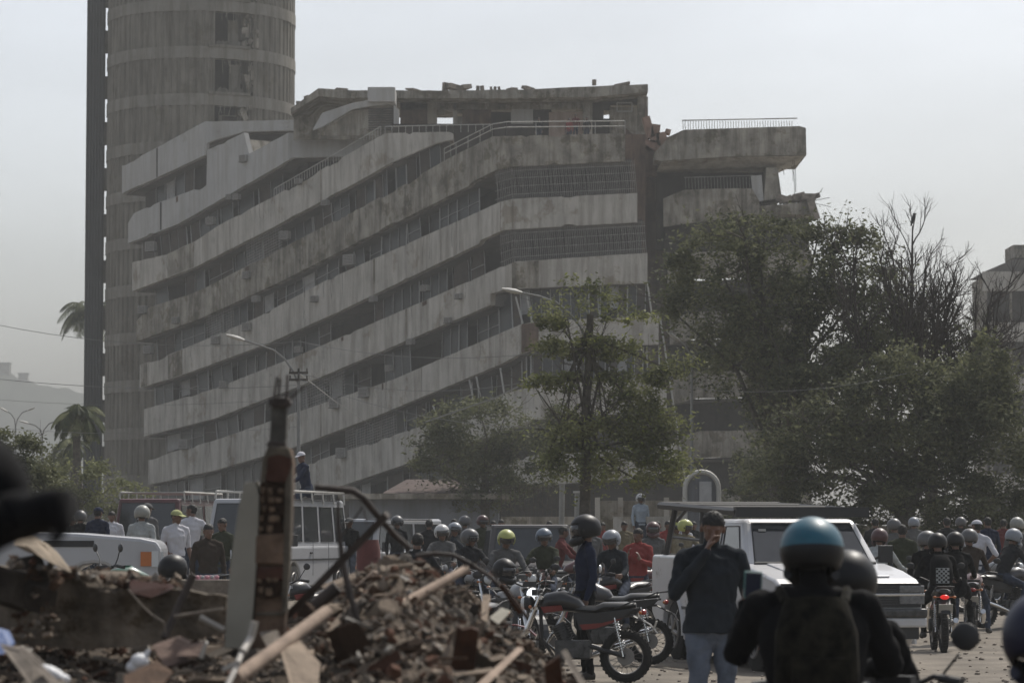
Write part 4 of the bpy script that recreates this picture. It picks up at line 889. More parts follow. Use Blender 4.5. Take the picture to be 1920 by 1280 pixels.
def vehicle(name, label, cat, paint, L_, W_, prof, wheels, wr, gh, glassrows, front=None, group=None, wdepth=.24):
    """prof: side outline (y,z) from the front bottom over the top to the rear bottom; gh: greenhouse (y0,y1,y0t,y1t,zb,zt,inset)"""
    t = thing(name, (0, 0, 0), label, cat, group); poly = list(prof)
    for yc in sorted(wheels, reverse=True): poly += arch(yc, wr, wr * 1.17, 12, -.25, math.pi + .25)
    mb = MB(); mb.prism([(-W_ / 2, y, z) for y, z in poly], (W_, 0, 0)); mb.build('body', paint, t, bevel=.045)
    mb = MB(); mb.box((0, 0, wr * 1.2), (W_ - .35, L_ - .5, .5)); mb.build('underbody', M_blk, t)
    for yc in wheels:
        for s in (-1, 1):
            xc = s * (W_ / 2 - wdepth / 2 - .01); mb = MB(); rr_ = wr
            mb.tube([(xc - s * wdepth / 2, yc, wr), (xc - s * wdepth * .42, yc, wr), (xc + s * wdepth * .42, yc, wr), (xc + s * wdepth / 2, yc, wr)], [rr_ * .93, rr_, rr_, rr_ * .93], 32)
            for k in range(32):
                a = 2 * math.pi * k / 32; mb.box((xc, yc + math.cos(a) * rr_, wr + math.sin(a) * rr_), (wdepth * .8, .03, .02), Matrix.Rotation(a - math.pi / 2, 3, 'X'))
            mb.build('tyre', M_tyre, t, smooth=True)
            mb = MB(); xo = xc + s * (wdepth / 2 + .004); mb.ring((xo, yc, wr), rr_ * .55, .018, (1, 0, 0), 26, 6); mb.tube([(xo - s * .03, yc, wr), (xo + s * .02, yc, wr)], rr_ * .16, 12)
            for k in range(6):
                a = 2 * math.pi * k / 6 + .2; mb.tube([(xo, yc + math.cos(a) * .05, wr + math.sin(a) * .05), (xo, yc + math.cos(a) * rr_ * .55, wr + math.sin(a) * rr_ * .55)], [.035, .028], 6)
            mb.build('wheel_rim', M_rim, t)
    if gh:
        y0, y1, y0t, y1t, zb, zt, ins = gh; hb = W_ / 2 - .06; ht = hb - ins; mb = MB()
        v = [(-hb, y0, zb), (hb, y0, zb), (hb, y1, zb), (-hb, y1, zb), (-ht, y0t, zt), (ht, y0t, zt), (ht, y1t, zt), (-ht, y1t, zt)]
        mb.add(v, [(3,2,1,0),(4,5,6,7),(0,1,5,4),(1,2,6,5),(2,3,7,6),(3,0,4,7)]); mb.build('cabin', paint, t, bevel=.06)
        def pt(face, u, w_):      # bilinear on a face of the cabin, 3 mm proud
            F = {'f': (0,1,5,4), 'r': (2,3,7,6), 'R': (3,0,4,7), 'L': (1,2,6,5)}[face]; a, b, c, d = [Vector(v[i]) for i in F]; p = a.lerp(b, u).lerp(d.lerp(c, u), w_); nn_ = (b - a).cross(d - a).normalized(); return p + nn_ * .006
        for face, u0, u1, w0, w1 in glassrows:
            mb = MB(); mb.quad(pt(face, u0, w0), pt(face, u1, w0), pt(face, u1, w1), pt(face, u0, w1)); mb.build({'f': 'windscreen', 'r': 'rear_window'}.get(face, 'side_window'), M_carg, t)
            mb = MB(); q = [pt(face, u0, w0), pt(face, u1, w0), pt(face, u1, w1), pt(face, u0, w1)]; mb.tube(q + [q[0]], .012, 4); mb.build('window_trim', M_blk, t)
    return t
# ---------------------------------------------------------------- pickup truck
M_dirty = mat('dusty_white_car_paint', (.46, .46, .47), .36, var=.08, scale=1.2, coat=.3, patch=(3.2, .60, (.55, .52, .48)))
tr = vehicle('pickup_truck', 'white pickup truck with black overhead rack, facing the camera behind the standing man', 'pickup truck', M_dirty, 5.7, 1.92,
    [(-2.74,.56),(-2.84,.66),(-2.86,.98),(-2.80,1.10),(-2.66,1.16),(-2.1,1.25),(-1.45,1.33),(-1.30,1.33),(.50,1.33),(.52,1.40),(2.80,1.42),(2.85,1.28),(2.85,.62),(2.75,.55)], (-1.93, 1.72), .40,
    (-1.46, .48, -.84, .34, 1.28, 1.90, .15), [('f', .07, .93, .08, .90), ('R', .42, .88, .12, .84), ('R', .06, .34, .12, .84), ('L', .12, .58, .12, .84)])
for k in kids(tr):
    if k.name.split('.')[0] in ('body', 'cabin'): k.modifiers['bevel'].width = .085; k.modifiers['bevel'].segments = 4
for s in (-1, 1):
    for yc in (-1.93, 1.72):
        mb = MB(); pts = [(s * .96, y, z) for y, z in arch(yc, .40, .50, 12, -.1, math.pi + .1)]; mb.tube(pts, .035, 6)
        mb.build('wheel_arch_lip', M_dirty, tr, smooth=True)
    mb = MB(); mb.box((s * .77, -2.872, 1.035), (.32, .05, .085)); mb.build('headlight', M_lampd, tr, bevel=.01)
    mb = MB(); mb.box((s * .77, -2.875, .90), (.32, .05, .10)); mb.build('headlight', M_lampd, tr, bevel=.01)
    mb = MB(); mb.box((s * 1.10, -1.02, 1.45), (.18, .08, .22)); mb.tube([(s * .92, -1.0, 1.38), (s * 1.06, -1.0, 1.42)], .02, 6); mb.build('wing_mirror', M_blk, tr, bevel=.02)
    mb = MB(); mb.box((s * .965, -.1, 1.08), (.012, .16, .03)); mb.build('door_handle', M_blk, tr)
mb = MB(); mb.box((0, -2.862, .962), (1.86, .04, .29)); mb.build('grille', M_blk, tr)
mb = MB(); mb.box((0, -2.885, .967), (1.96, .03, .035)); mb.build('grille_bar', M_chr, tr, bevel=.008)
mb = MB()
for k in range(8): mb.box((0, -2.884, .855 + k * .03), (1.24, .012, .008))
mb.build('grille_slats', M_steel, tr)
mb = MB(); mb.box((0, -2.90, .745), (1.98, .16, .11)); mb.build('bumper_step', M_steel, tr, bevel=.03)
mb = MB(); mb.box((0, -2.89, .63), (1.98, .14, .12)); mb.build('bumper', M_dirty, tr, bevel=.03)
mb = MB(); mb.box((0, -2.86, .50), (1.7, .1, .14)); mb.build('air_dam', M_blk, tr)
mb = MB(); mb.box((0, 1.68, 1.41), (1.60, 2.2, .04)); mb.build('bed_shade_sheet', M_blk, tr)  # black sheet on the solid bed, its colour stands in for inside shade
mb = MB(); mb.prism([(-.62, -2.60, 1.17), (.62, -2.60, 1.17), (.66, -1.55, 1.315), (-.66, -1.55, 1.315)], (0, 0, .025)); mb.build('hood_bulge', M_dirty, tr, bevel=.015)
mb = MB(); mb.tube([(-.80, -1.49, 1.34), (.80, -1.49, 1.34)], .02, 6); mb.tube([(-.5, -1.47, 1.35), (.05, -1.30, 1.47)], .01, 4); mb.tube([(.15, -1.47, 1.35), (.7, -1.30, 1.47)], .01, 4); mb.build('wiper', M_blk, tr)
mb = MB(); mb.quad((-.60, -1.025, 1.74), (-.50, -1.025, 1.74), (-.50, -1.005, 1.77), (-.60, -1.005, 1.77)); mb.build('sticker', M_plate, tr)
mb = MB()
for s in (-1, 1):
    x = s * .86; mb.tube([(x, 2.75, 2.10), (x, -.95, 1.985)], .052, 6); mb.tube([(x, 2.45, 1.40), (x, 1.95, 2.06)], .042, 6); mb.tube([(x, .70, 1.25), (x, .62, 2.02)], .035, 6); mb.tube([(x, 2.05, 1.66), (x, .66, 1.62)], .022, 6); mb.tube([(x, 1.35, 2.05), (x, 1.88, 1.88)], .025, 5)
for y in (2.7, 1.75, .62, -.2, -.9): mb.tube([(-.86, y, 2.0 + (y + .95) * .035), (.86, y, 2.0 + (y + .95) * .035)], .03, 6)
mb.box((0, -.95, 1.985), (1.78, .12, .13)); mb.box((0, .62, 1.80), (1.6, .04, .16)); mb.build('overhead_rack', M_blk, tr)
for o in kids(tr):
    if o.name.split('.')[0] in ('body', 'grille', 'grille_bar', 'bumper', 'bumper_step', 'hood_bulge'):
        for v_ in o.data.vertices:
            if v_.co.y < -2.3: v_.co.x *= .955
mb = MB()
for s in (-1, 1):
    for y in (-1.22, -.02, .50): mb.box((s * .962, y, 1.0), (.006, .012, .62))
    mb.box((s * .962, .25, .72), (.012, 2.2, .04))
mb.build('panel_gaps', M_blk, tr)
tr.location = (3.50, 39.2, G(3.5, 39)); tr.rotation_euler = (0, 0, R(12.5))
# ---------------------------------------------------------------- other vehicles
def boxy(name, label, paint, px, Y, rz, W_, L_, H, z=None, rack=True, cat='van', hood=.35):
    zb = H * .50; hl = L_ / 2; hw = hood
    v = vehicle(name, label, cat, paint, L_, W_, [(-hl+.06,.42),(-hl,.60),(-hl+.02,zb-.1),(-hl+.10,zb),(-hl+hw,zb+.06),(hl-.04,zb+.06),(hl,zb-.1),(hl,.5),(hl-.1,.42)], (-hl + .85, hl - .95), .36,
        (-hl + hw - .05, hl - .03, -hl + hw + .22, hl - .10, zb, H, .10), [('f',.07,.93,.10,.90)] + [('L', a, b, .15, .85) for a, b in ((.04,.27),(.31,.52),(.56,.76),(.80,.96))] + [('R', a, b, .15, .85) for a, b in ((.04,.24),(.28,.50),(.54,.72),(.76,.96))] + [('r',.1,.9,.15,.85)])
    for s in (-1, 1):
        mb = MB(); mb.box((s * (W_ / 2 - .22), -hl - .005, zb - .28), (.24, .05, .17)); mb.build('headlight', M_lamp, v, bevel=.015)
        mb = MB(); mb.box((s * (W_ / 2 - .05), -hl + .02, zb - .28), (.08, .08, .16)); mb.build('turn_signal', M_org, v)
        mb = MB(); mb.box((s * (W_ / 2 + .12), -hl + hw + .1, zb + .18), (.16, .06, .24)); mb.build('wing_mirror', M_blk, v, bevel=.02)
    mb = MB(); mb.box((0, -hl - .005, zb - .28), (W_ - .75, .04, .18))
    for k in range(4): mb.box((0, -hl - .03, zb - .34 + k * .04), (W_ - .78, .02, .012))
    mb.build('grille', M_blk, v)
    mb = MB(); mb.box((0, -hl - .06, .52), (W_ - .05, .14, .16)); mb.build('bumper', M_steel, v, bevel=.03)
    mb = MB()
    for s in (-1, 1):
        for y in (-hl + hw + .15, -.35, .75, hl - .75): mb.box((s * (W_ / 2 + .001), y, zb - .18), (.006, .014, zb * .72))
        mb.box((s * (W_ / 2 + .004), 0, zb - .22), (.02, L_ * .86, .035)); mb.box((s * (W_ / 2 + .01), -.5, zb - .08), (.03, .14, .03))
        mb.box((s * (W_ / 2 - .13), 0, H - .02), (.03, L_ * .7, .03))
    mb.build('side_trim', M_blk, v)
    if rack:
        mb = MB(); a, b = -hl + hw + .5, hl - .25
        for s in (-1, 1):
            mb.tube([(s * (W_ / 2 - .12), a, H + .16), (s * (W_ / 2 - .12), b, H + .16)], .025, 6)
            for k in range(6): y = a + (b - a) * k / 5; mb.tube([(s * (W_ / 2 - .10), y, H - .10), (s * (W_ / 2 - .12), y, H + .17)], .02, 5)
        for k in range(13): y = a + (b - a) * k / 12; mb.tube([(-W_ / 2 + .12, y, H + .15), (W_ / 2 - .12, y, H + .15)], .018, 5)
        mb.build('roof_rack', M_rail, v)
    return place(v, px, Y, rz, z=z)
M_mar = mat('dull_maroon_paint', (.075, .016, .018), .4, var=.2, scale=2, coat=.3)
M_dks = mat('dark_dusty_paint', (.06, .055, .055), .4, var=.25, scale=2, coat=.3)
boxy('minibus', 'maroon minibus with a white roof rack behind the men at the left', M_mar, 318, 75, R(-9), 1.85, 4.8, 2.25)
boxy('rescue_van', 'white high van mostly hidden behind the broken brick column', M_white, 520, 64, R(-14), 1.85, 4.9, 2.10)
boxy('dark_van', 'dark dusty van behind the yellow helmeted rider', M_dks, 990, 64, R(2), 1.95, 4.6, 1.62, rack=False, cat='van', hood=.9)
boxy('silver_car', 'silver off-roader behind the bent black pipe, left of the crowd', M_white, 700, 74, R(-30), 1.8, 4.3, 1.72, rack=False, cat='car', hood=1.0)
wv = vehicle('off_roader', 'white off-roader with orange and clear front lamp, behind the concrete slab at left', 'car', M_white, 4.6, 1.85,
    [(-2.2,.50),(-2.28,.62),(-2.30,1.0),(-2.24,1.09),(-2.05,1.13),(-1.30,1.19),(-.6,1.2),(2.2,1.16),(2.3,1.0),(2.3,.6),(2.2,.5)], (-1.5, 1.35), .38, (-.70, 2.22, -.1, 2.05, 1.14, 1.78, .14), [('f',.07,.93,.1,.9),('L',.03,.24,.12,.85),('R',.76,.97,.12,.85),('R',.50,.72,.12,.85),('R',.1,.46,.12,.85)])
mb = MB(); mb.box((-.80, -2.29, .88), (.14, .06, .18)); mb.box((-.928, -2.225, .88), (.04, .08, .19)); mb.build('headlight', M_lamp, wv)
mb = MB(); mb.box((-.935, -2.12, .88), (.03, .13, .17)); mb.build('turn_signal', M_org, wv)
mb = MB(); mb.box((-.928, -1.2, 1.06), (.012, .6, .075)); mb.build('side_dark_strip', M_blk, wv)  # plain dark strip on the side below the bonnet edge
mb = MB(); mb.box((0, -2.33, .62), (1.8, .14, .16)); mb.build('bumper', M_steel, wv, bevel=.03)
place(wv, -44, 36.5, R(94), z=.50)
# ---------------------------------------------------------------- motorcycles
mkb = mk_bike
b_blk = mkb(BK['black'], BK['red'], 'black and red motorcycle parked beside the rubble, its tail towards the street')
place(b_blk, 1147, 34.2, R(-98))
b_blk.location.x = (1172 - 960) / FPX * 34.2 - .62 * math.sin(R(98)) ; b_blk.location.y = 34.2
b_bl = mkb(BK['blue'], BK['blue'], 'blue motorcycle with its headlamp shining above the rubble heap'); place(b_bl, 868, 33, R(-28))
b_gn = mkb(BK['green'], BK['white'], 'green and white motorcycle leaning behind the left concrete slab'); place(b_gn, 262, 31, R(-62), z=.30)
b_gr = mkb(BK['grey'], BK['black'], 'grey motorcycle with a flat pale seat right behind the black and red one'); place(b_gr, 1128, 38.5, R(-94))
b_rd = mkb(BK['maroon'], BK['maroon'], 'maroon motorcycle parked next to the truck bed'); place(b_rd, 1225, 50, R(-60))
b_sl = mkb(BK['silver'], BK['black'], 'silver motorcycle with bright headlamp, facing the camera behind the rubble crest'); place(b_sl, 973, 38, R(18))
BI = {}
for c in bpy.data.objects:
    if c.parent: BI.setdefault(c.parent.name, []).append(c)
for src, px, Y, rz, lab in (
    (b_blk, 1757, 43.5, 178, 'motorcycle with glowing red tail light under the rider with the white backpack patch'),
    (b_rd, 1822, 47, 170, 'motorcycle with a wide red rear light right of the one with the glowing tail'),
    (b_gr, 1893, 52, 120, 'dusty motorcycle parked sideways at the right edge, nearest the edge'),
    (b_sl, 1862, 58, 60, 'motorcycle with chrome bars parked behind the man in the white cap'),
    (b_gr, 1650, 50, 150, 'motorcycle of the rider just right of the truck windscreen'),
    (b_gr, 948, 47, 10, 'motorcycle under the rider in the yellow helmet'),
    (b_rd, 1018, 50, -20, 'motorcycle under the rider in the blue grey helmet'),
    (b_blk, 1150, 46, -50, 'motorcycle under the rider in the silver blue helmet'),
    (b_sl, 885, 50, 30, 'motorcycle under the rider in the grey helmet left of the yellow one'),
    (b_gr, 828, 55, -10, 'motorcycle under the rider in the white helmet left of the grey one'),
    (b_blk, 572, 40, -40, 'motorcycle with curved chrome guard just right of the brick column'),
    (b_rd, 1070, 56, 80, 'motorcycle with a brown seat behind the man in the black peaked helmet'),
    (b_gr, 1288, 60, 30, 'faint motorcycle under the rider beyond the truck bed'),
    (b_rd, 790, 48, -160, 'motorcycle of the bareheaded rider left of the crowd')):
    c = copy_tree(src, None, BI); place(c, px, Y, R(rz), lab)
mb = MB(); mb.ell((0, 0, 0), (.03, .02, .02), 10, 6)
tl = [o for o in bpy.data.objects if o.parent and o.parent.get('label', '').startswith('motorcycle with glowing') and o.name.startswith('tail_light')][0]
tl.data = tl.data.copy(); tl.data.materials[0] = mat('lit_tail_light', (.4, .01, .01), .3, emit=(1, .03, .02, .35))
for o in list(bpy.data.objects):
    if o.name.startswith('headlight') and o.parent and ('headlamp' in o.parent.get('label', '')) and 'shell' not in o.name: o.data = o.data.copy(); o.data.materials[0] = mat('lit_headlamp', (.8, .8, .8), .2, emit=(.9, .95, 1, 1.1))
# ---------------------------------------------------------------- people
HB = HAIR
capw = lambda: cap(C['white']); capy = lambda: cap(C['yellow']); capg = lambda: cap(C['grey']); capn = lambda: cap(C['navy'])
W = 'people on foot at the left'
POSE['walk'] = body('person_walking', jt(elR=(-.265,-.04,1.17), wrR=(-.06,-.20,1.46), fR=(.35,.25,1), curl=.9, elL=(.27,.06,1.15), wrL=(.33,-.03,.92), hed=(.005,-.035,1.62), yaw=-.08, bulk=1.12, coat=.06, shR=(-.19,.01,1.425), shL=(.19,.01,1.425), anR=(-.11,.10,.12), toR=(-.12,-.05,.04), knR=(-.10,-.06,.50), anL=(.10,-.04,.09), toL=(.12,-.21,.035)), vox=.0075)
person('walk', 1333, 22.3, R(4), C['slate'], C['jeans'], 'man in dark jacket and pale jeans before the truck, hand over his mouth', group=None, scale=1.07)
# foreground pair on a motorcycle
POSE['pillion'] = body('person_on_pillion', rider_j(pel=(0,.50,.93), wai=(0,.48,1.07), che=(0,.42,1.28), nek=(0,.37,1.45), hed=(0,.35,1.60), shR=(-.215,.38,1.40), shL=(.215,.38,1.40), elR=(-.33,.28,1.16), wrR=(-.24,.02,1.12), elL=(.31,.22,1.20), wrL=(.27,.12,1.40), fL=(-.1,-.2,1), fR=(.2,-1,0), hiR=(-.12,.48,.90), hiL=(.12,.48,.90), knR=(-.25,.12,.78), knL=(.25,.12,.78), anR=(-.25,.30,.40), anL=(.25,.30,.40), toR=(-.26,.16,.34), toL=(.26,.16,.34), bulk=1.32, curl=1.2), vox=.01)
fp = person('pillion', 1511, 13.3, R(178), C['black'], C['djeans'], 'passenger in teal helmet and black jacket, back to the camera', head=('full', 'teal', 'dark'), group=None, scale=1.03, z=-.075)
mb = MB(); mb.tube([(0, .56, .98), (0, .60, 1.05), (0, .60, 1.30), (0, .56, 1.43)], [(.15, .08), (.18, .12), (.17, .12), (.13, .07)], 16, side=(1, 0, 0))
for s in (-1, 1): mb.tube([(s * .12, .55, 1.42), (s * .14, .42, 1.47), (s * .14, .30, 1.40)], (.022), 6)
mb.box((0, .72, 1.12), (.22, .06, .16))
bag = mb.build('backpack', C['camo'], None, smooth=True, bevel=0); bag.location = fp.location; bag.rotation_euler = fp.rotation_euler; bag.scale = fp.scale; tag(bag, 'camouflage backpack on the back of the passenger in the teal helmet', 'backpack')
dr = person('rider', 1588, 13.75, R(172), C['black'], C['djeans'], 'rider in black and red helmet, mostly hidden in front of the teal helmeted passenger', head=('full', 'black', 'dark'), group=None, z=-.10, scale=1.0)
mb = MB(); mb.ring((0, .012, .02), .134, .006, (0, 0, 1), 28, 5, sq=3); rs_ = mb.build('helmet_stripe', gl('red', HC['red']), [k for k in kids(dr) if k.name.startswith('helmet')][0], smooth=True)
ph = MB(); c = P(1412, 1096, 12.98); ph.box(c, (.068, .010, .108), Matrix.Rotation(.05, 3, 'Y')); pho = ph.build('phone', gl('navy', HC['navy']), None, bevel=.006); tag(pho, 'dark phone in a pale teal case held up beside the teal helmet', 'phone')
ph = MB(); ph.box(c + Vector((0, .008, 0)), (.078, .008, .118), Matrix.Rotation(.05, 3, 'Y')); k = ph.build('phone_case', mat('pale_teal_case', (.10, .24, .22), .5), None, bevel=.004); k.parent = pho
c = copy_tree(b_gr, None, BI); place(c, 1556, 13.55, R(173), 'motorcycle under the pair with the teal and the black and red helmets', z=-.06); c['group'] = 'motorcycles in the foreground'
for k in kids(c):
    if k.name.startswith('mirror'): bpy.data.objects.remove(k)
c = copy_tree(b_bl, None, BI); place(c, 1955, 9.6, R(165), 'motorcycle under the rider in the dark blue helmet at the right edge', z=-.22); c['group'] = 'motorcycles in the foreground'
fb = copy_tree(b_blk, None, BI); fb['label'] = 'motorcycle at the bottom right whose round mirror shows beside the passenger in black'; fb['group'] = 'motorcycles in the foreground'
fb.rotation_euler = (0, 0, R(180 - 34)); m_l = Matrix.Rotation(R(146), 3, 'Z') @ Vector((-.37, -.34, 0)); tgt = P(1810, 1195, 13.0); fb.location = (tgt.x - m_l.x, tgt.y - m_l.y, 0)
for k in [o for o in bpy.data.objects if o.parent == fb and o.name.startswith('mirror')]:
    mb = MB(); s = -1 if k.data.vertices[0].co.x < 0 else 1
    mb.tube([(.22 * s, -.34, 1.00), (.27 * s, -.34, 1.08), (.34 * s, -.34, 1.16)], .006, 5); mb.ell((.37 * s, -.34, 1.235), (.068, .018, .062), 18, 8); n_ = mb.build('mirror', M_blk, fb, smooth=True); bpy.data.objects.remove(k)
person('rider', 1955, 9.6, R(165), C['navy'], C['djeans'], 'rider in a dark blue helmet cut off by the right edge, nearest the camera', head=('full', 'navy', 'dark'), group=None, z=-.22)
POSE['reach'] = body('person_reaching', jt(pel=(-.18,0,1.0), wai=(-.12,0,1.15), che=(-.02,0,1.38), nek=(.12,.0,1.58), hed=(.18,-.01,1.70), shR=(-.11,.0,1.50), elR=(-.2,.03,1.2), wrR=(-.22,-.05,.95), shL=(.12,.0,1.58), elL=(.24,-.05,1.68), wrL=(.37,-.20,1.70), fL=(.3,-1,0), yaw=.9, bulk=.95, hiR=(-.27,0,.95), hiL=(-.09,0,.95)), vox=.012)
person('reach', 868, 5.0, 0, C['black'], C['black'], 'dark blurred person close by at the left edge, arm raised', head=lambda: cap(C['black']), group=None, z=.02, skin=C['black']).location.x = -1.095  # skin coloured black as well, painting the figure's silhouette shade
# left group
for pose, px, Y, rz, sh, lg, hd, sc, z, lab in (
    ('tee', 332, 50, 30, 'white', 'djeans', capy, 1.0, None, 'man in a pale yellow cap and white shirt before the maroon minibus'),
    ('hips', 360, 55, 200, 'white', 'djeans', None, 1.03, None, 'tall bareheaded man in a white shirt right behind the yellow capped man'),
    ('stand', 392, 47, 20, 'brown', 'djeans', None, 1.02, None, 'dark haired man in a brown shirt, nearest the brick column at the left'),
    ('stand', 418, 52, -30, 'green', 'djeans', None, 1.0, None, 'person in an olive jacket half behind the plastered side of the column'),
    ('tee', 267, 50, 170, 'pale', 'djeans', ('open','pale','dark'), .95, None, 'person in a pale helmet standing before the maroon minibus'),
    ('stand', 277, 55, 150, 'grey', 'djeans', capg, 1.0, None, 'person in a grey cap just behind the pale helmeted one at the minibus'),
    ('stand', 185, 58, 160, 'navy', 'djeans', capn, .99, None, 'person in a navy cap above the white car bonnet'),
    ('stand', 211, 62, 0, 'white', 'djeans', None, .97, None, 'small figure in a white top between the navy cap and the minibus'),
    ('stand', 152, 66, 190, 'black', 'djeans', ('open','grey','dark'), 1.0, None, 'helmeted person in black left of the navy cap'),
    ('stand', 122, 68, 170, 'char', 'djeans', ('full','black','dark'), 1.0, None, 'leftmost helmeted person of the row at the bush'),
    ('stand', 137, 73, 0, 'slate', 'djeans', None, 1.0, None, 'bareheaded person between the two leftmost helmets'),
    ('stand', 640, 70, 10, 'grey', 'djeans', None, 1.0, None, 'person standing beside the white van door'),
    ('stand', 655, 66, -20, 'black', 'jeans', capg, .98, None, 'person in black in front of the silver off-roader'),
    ('phone', 1196, 48, -15, 'red', 'djeans', None, 1.0, None, 'bareheaded man in a red shirt looking at the phone he holds'),
    ('stand', 1252, 68, 15, 'red', 'djeans', None, .95, None, 'small far person in a red top left of the truck rack'),
    ('stand', 1268, 62, 30, 'khaki', 'djeans', ('open','yellow','dark'), .95, None, 'far person in a dull yellow helmet left of the truck rack strut'),
    ('stand', 1224, 57, 0, 'grey', 'djeans', ('full','maroon','dark'), .97, None, 'person in a dark maroon helmet directly right of the red shirt'),
    ('stand', 1300, 78, 10, 'char', 'djeans', None, .98, None, 'small far person directly under the arched booth'),
    ('stand', 925, 84, 0, 'slate', 'djeans', None, 1.0, None, 'far person in slate left of the fence wall'),
    ('stand', 766, 80, 20, 'grey', 'djeans', None, 1.0, None, 'far person in grey between the crossed pipes and the bareheaded rider'),
    ('tee', 852, 76, 0, 'brown', 'djeans', None, 1.0, None, 'far person in brown short sleeves right of the white helmet'),
    ('stand', 905, 70, 30, 'green', 'djeans', ('open','maroon','dark'), 1.0, None, 'person in a maroon helmet left of the yellow helmeted rider'),
    ('stand', 1130, 80, -10, 'red', 'djeans', None, .97, None, 'far person in red under the pale thick post'),
    ('hips', 1232, 74, 10, 'slate', 'djeans', None, .97, None, 'far man with a hand on his hip below the lower stained wall'),
    ('stand', 1280, 70, -15, 'white', 'djeans', None, .95, None, 'far person in white just left of the truck rack strut'),
    ('stand', 1712, 74, 180, 'grey', 'djeans', ('open','silver','dark'), 1.0, None, 'far person in a silver helmet left of the helmeted pair at the right'),
    ('stand', 1880, 72, 160, 'maroon', 'djeans', None, 1.0, None, 'far person in maroon right of the man in the white cap'),
    ('stand', 1800, 76, 190, 'char', 'djeans', ('open','grey','dark'), 1.0, None, 'far helmeted person left of the man in the white cap'),
    ('stand', 722, 84, 20, 'navy', 'djeans', capg, 1.0, None, 'far person in navy with a grey cap above the red drum'),
    ('hips', 1829, 54, 160, 'white', 'djeans', capw, 1.04, None, 'man in a white cap and white shirt standing among the motorcycles at the right'),
    ('stand', 1850, 62, 200, 'navy', 'djeans', None, 1.02, None, 'bareheaded man in navy behind the man in the white cap'),
    ('stand', 1690, 52, 180, 'green', 'djeans', None, 1.03, None, 'bareheaded man standing between the truck and the helmeted pair'),
    ('stand', 1774, 66, 190, 'char', 'djeans', None, 1.02, None, 'far bareheaded man just above the helmeted pair at the right'),
    ('stand', 1640, 66, 180, 'char', 'djeans', None, 1.0, None, 'far person behind the right corner of the windscreen'),
    ('stand', 805, 64, 180, 'char', 'djeans', None, .98, None, 'small far person between the bareheaded rider and the white helmet'),
    ('stand', 872, 68, 170, 'grey', 'djeans', ('open','grey','dark'), 1.0, None, 'far person in a grey open helmet above the grey helmeted rider'),
    ('stand', 940, 76, 0, 'char', 'djeans', None, 1.0, None, 'far person whose head shows above the yellow helmet'),
    ('stand', 1030, 78, 0, 'brown', 'djeans', None, .97, None, 'far person behind the roof of the dark van'),
    ('stand', 1107, 58, 20, 'grey', 'djeans', ('open','pale','dark'), .98, None, 'person in a pale helmet between the black and the silver blue helmets'),
    ('stand', 745, 66, 20, 'char', 'djeans', ('open','grey','dark'), .98, None, 'person in a grey helmet right of the crossed pipes'),
    ('stand', 1170, 72, 10, 'khaki', 'djeans', None, .97, None, 'far person above the silver blue helmet'),
    ('stand', 1905, 60, 150, 'grey', 'djeans', ('open','pale','dark'), 1.0, None, 'person in a pale helmet cut by the right edge of the crowd'),
    ('stand', 1675, 60, 200, 'grey', 'djeans', ('open','grey','dark'), 1.0, None, 'person in a grey open helmet behind the rider beside the truck bonnet'),
    ):
    person(pose, px, Y, R(rz), C[sh], C[lg], lab, head=hd, scale=sc, z=z)
person('stand', 1098, 34.6, R(-78), C['navy'], C['black'], 'person in navy and black peaked helmet behind the parked motorcycle', head=('full', 'black', 'dark', 'black'), scale=1.04)
for o in [k for k in bpy.data.objects if k.name.startswith('helmet') and k.parent and 'peaked' in k.parent.get('label', '')]: o.scale = (1.1,) * 3
# riders in the crowd
for pose, px, Y, rz, sh, lg, hd, lab in (
    ('rider', 948, 47, 10, 'grey', 'djeans', ('open','yellow','dark'), 'rider in a pale yellow helmet and grey shirt'),
    ('rider_upright', 1018, 50, -20, 'green', 'djeans', ('open','bluegrey','dark'), 'rider in a blue grey helmet in front of the dark van'),
    ('rider', 1150, 46, -30, 'slate', 'djeans', ('open','silver','dark'), 'rider in a silver blue helmet leaning forward'),
    ('rider_upright', 885, 50, 30, 'char', 'djeans', ('open','grey','dark'), 'rider in a dull grey helmet left of the yellow helmet'),
    ('rider_upright', 828, 55, -10, 'grey', 'djeans', ('open','white','dark'), 'rider in a white helmet near the middle left of the crowd'),
    ('rider_upright', 786, 41, 160, 'char', 'djeans', None, 'bareheaded rider in dark grey seen from behind, large against the low wall'),
    ('rider', 1757, 43.5, 180, 'black', 'black', ('full','black','dark'), 'rider in black astride the motorcycle with glowing tail light'),
    ('side', 1738, 46, 175, 'black', 'black', ('full','char','dark') if False else ('open','grey','dark'), 'rider in a dark grey helmet left of the one with the backpack patch'),
    ('rider', 1790, 46, 178, 'black', 'black', ('full','black','dark'), 'rider in a black helmet right of the backpack patch'),
    ('rider_upright', 1815, 50, 170, 'brown', 'djeans', ('open','grey','dark'), 'rider in a grey helmet left of the man in the white cap'),
    ('rider_upright', 1650, 50, 150, 'pale', 'djeans', ('full','maroon','dark'), 'rider in a maroon helmet just right of the truck windscreen'),
    ('rider', 1893, 52, 120, 'char', 'djeans', ('full','silver','clear'), 'rider in a silver helmet near the right edge'),
    ('rider_upright', 1288, 60, 30, 'khaki', 'djeans', ('open','yellow','dark'), 'faint rider in khaki seen through the truck rack'),
    ('side', 862, 60, 100, 'slate', 'djeans', ('open','silver','dark'), 'rider turned sideways behind the white helmet'),
    ('rider_upright', 1062, 58, 80, 'maroon', 'djeans', None, 'rider in maroon behind the black peaked helmet'),
    ):
    person(pose, px, Y, R(rz), C[sh], C[lg], lab, head=hd, group='riders on motorcycles in the crowd')
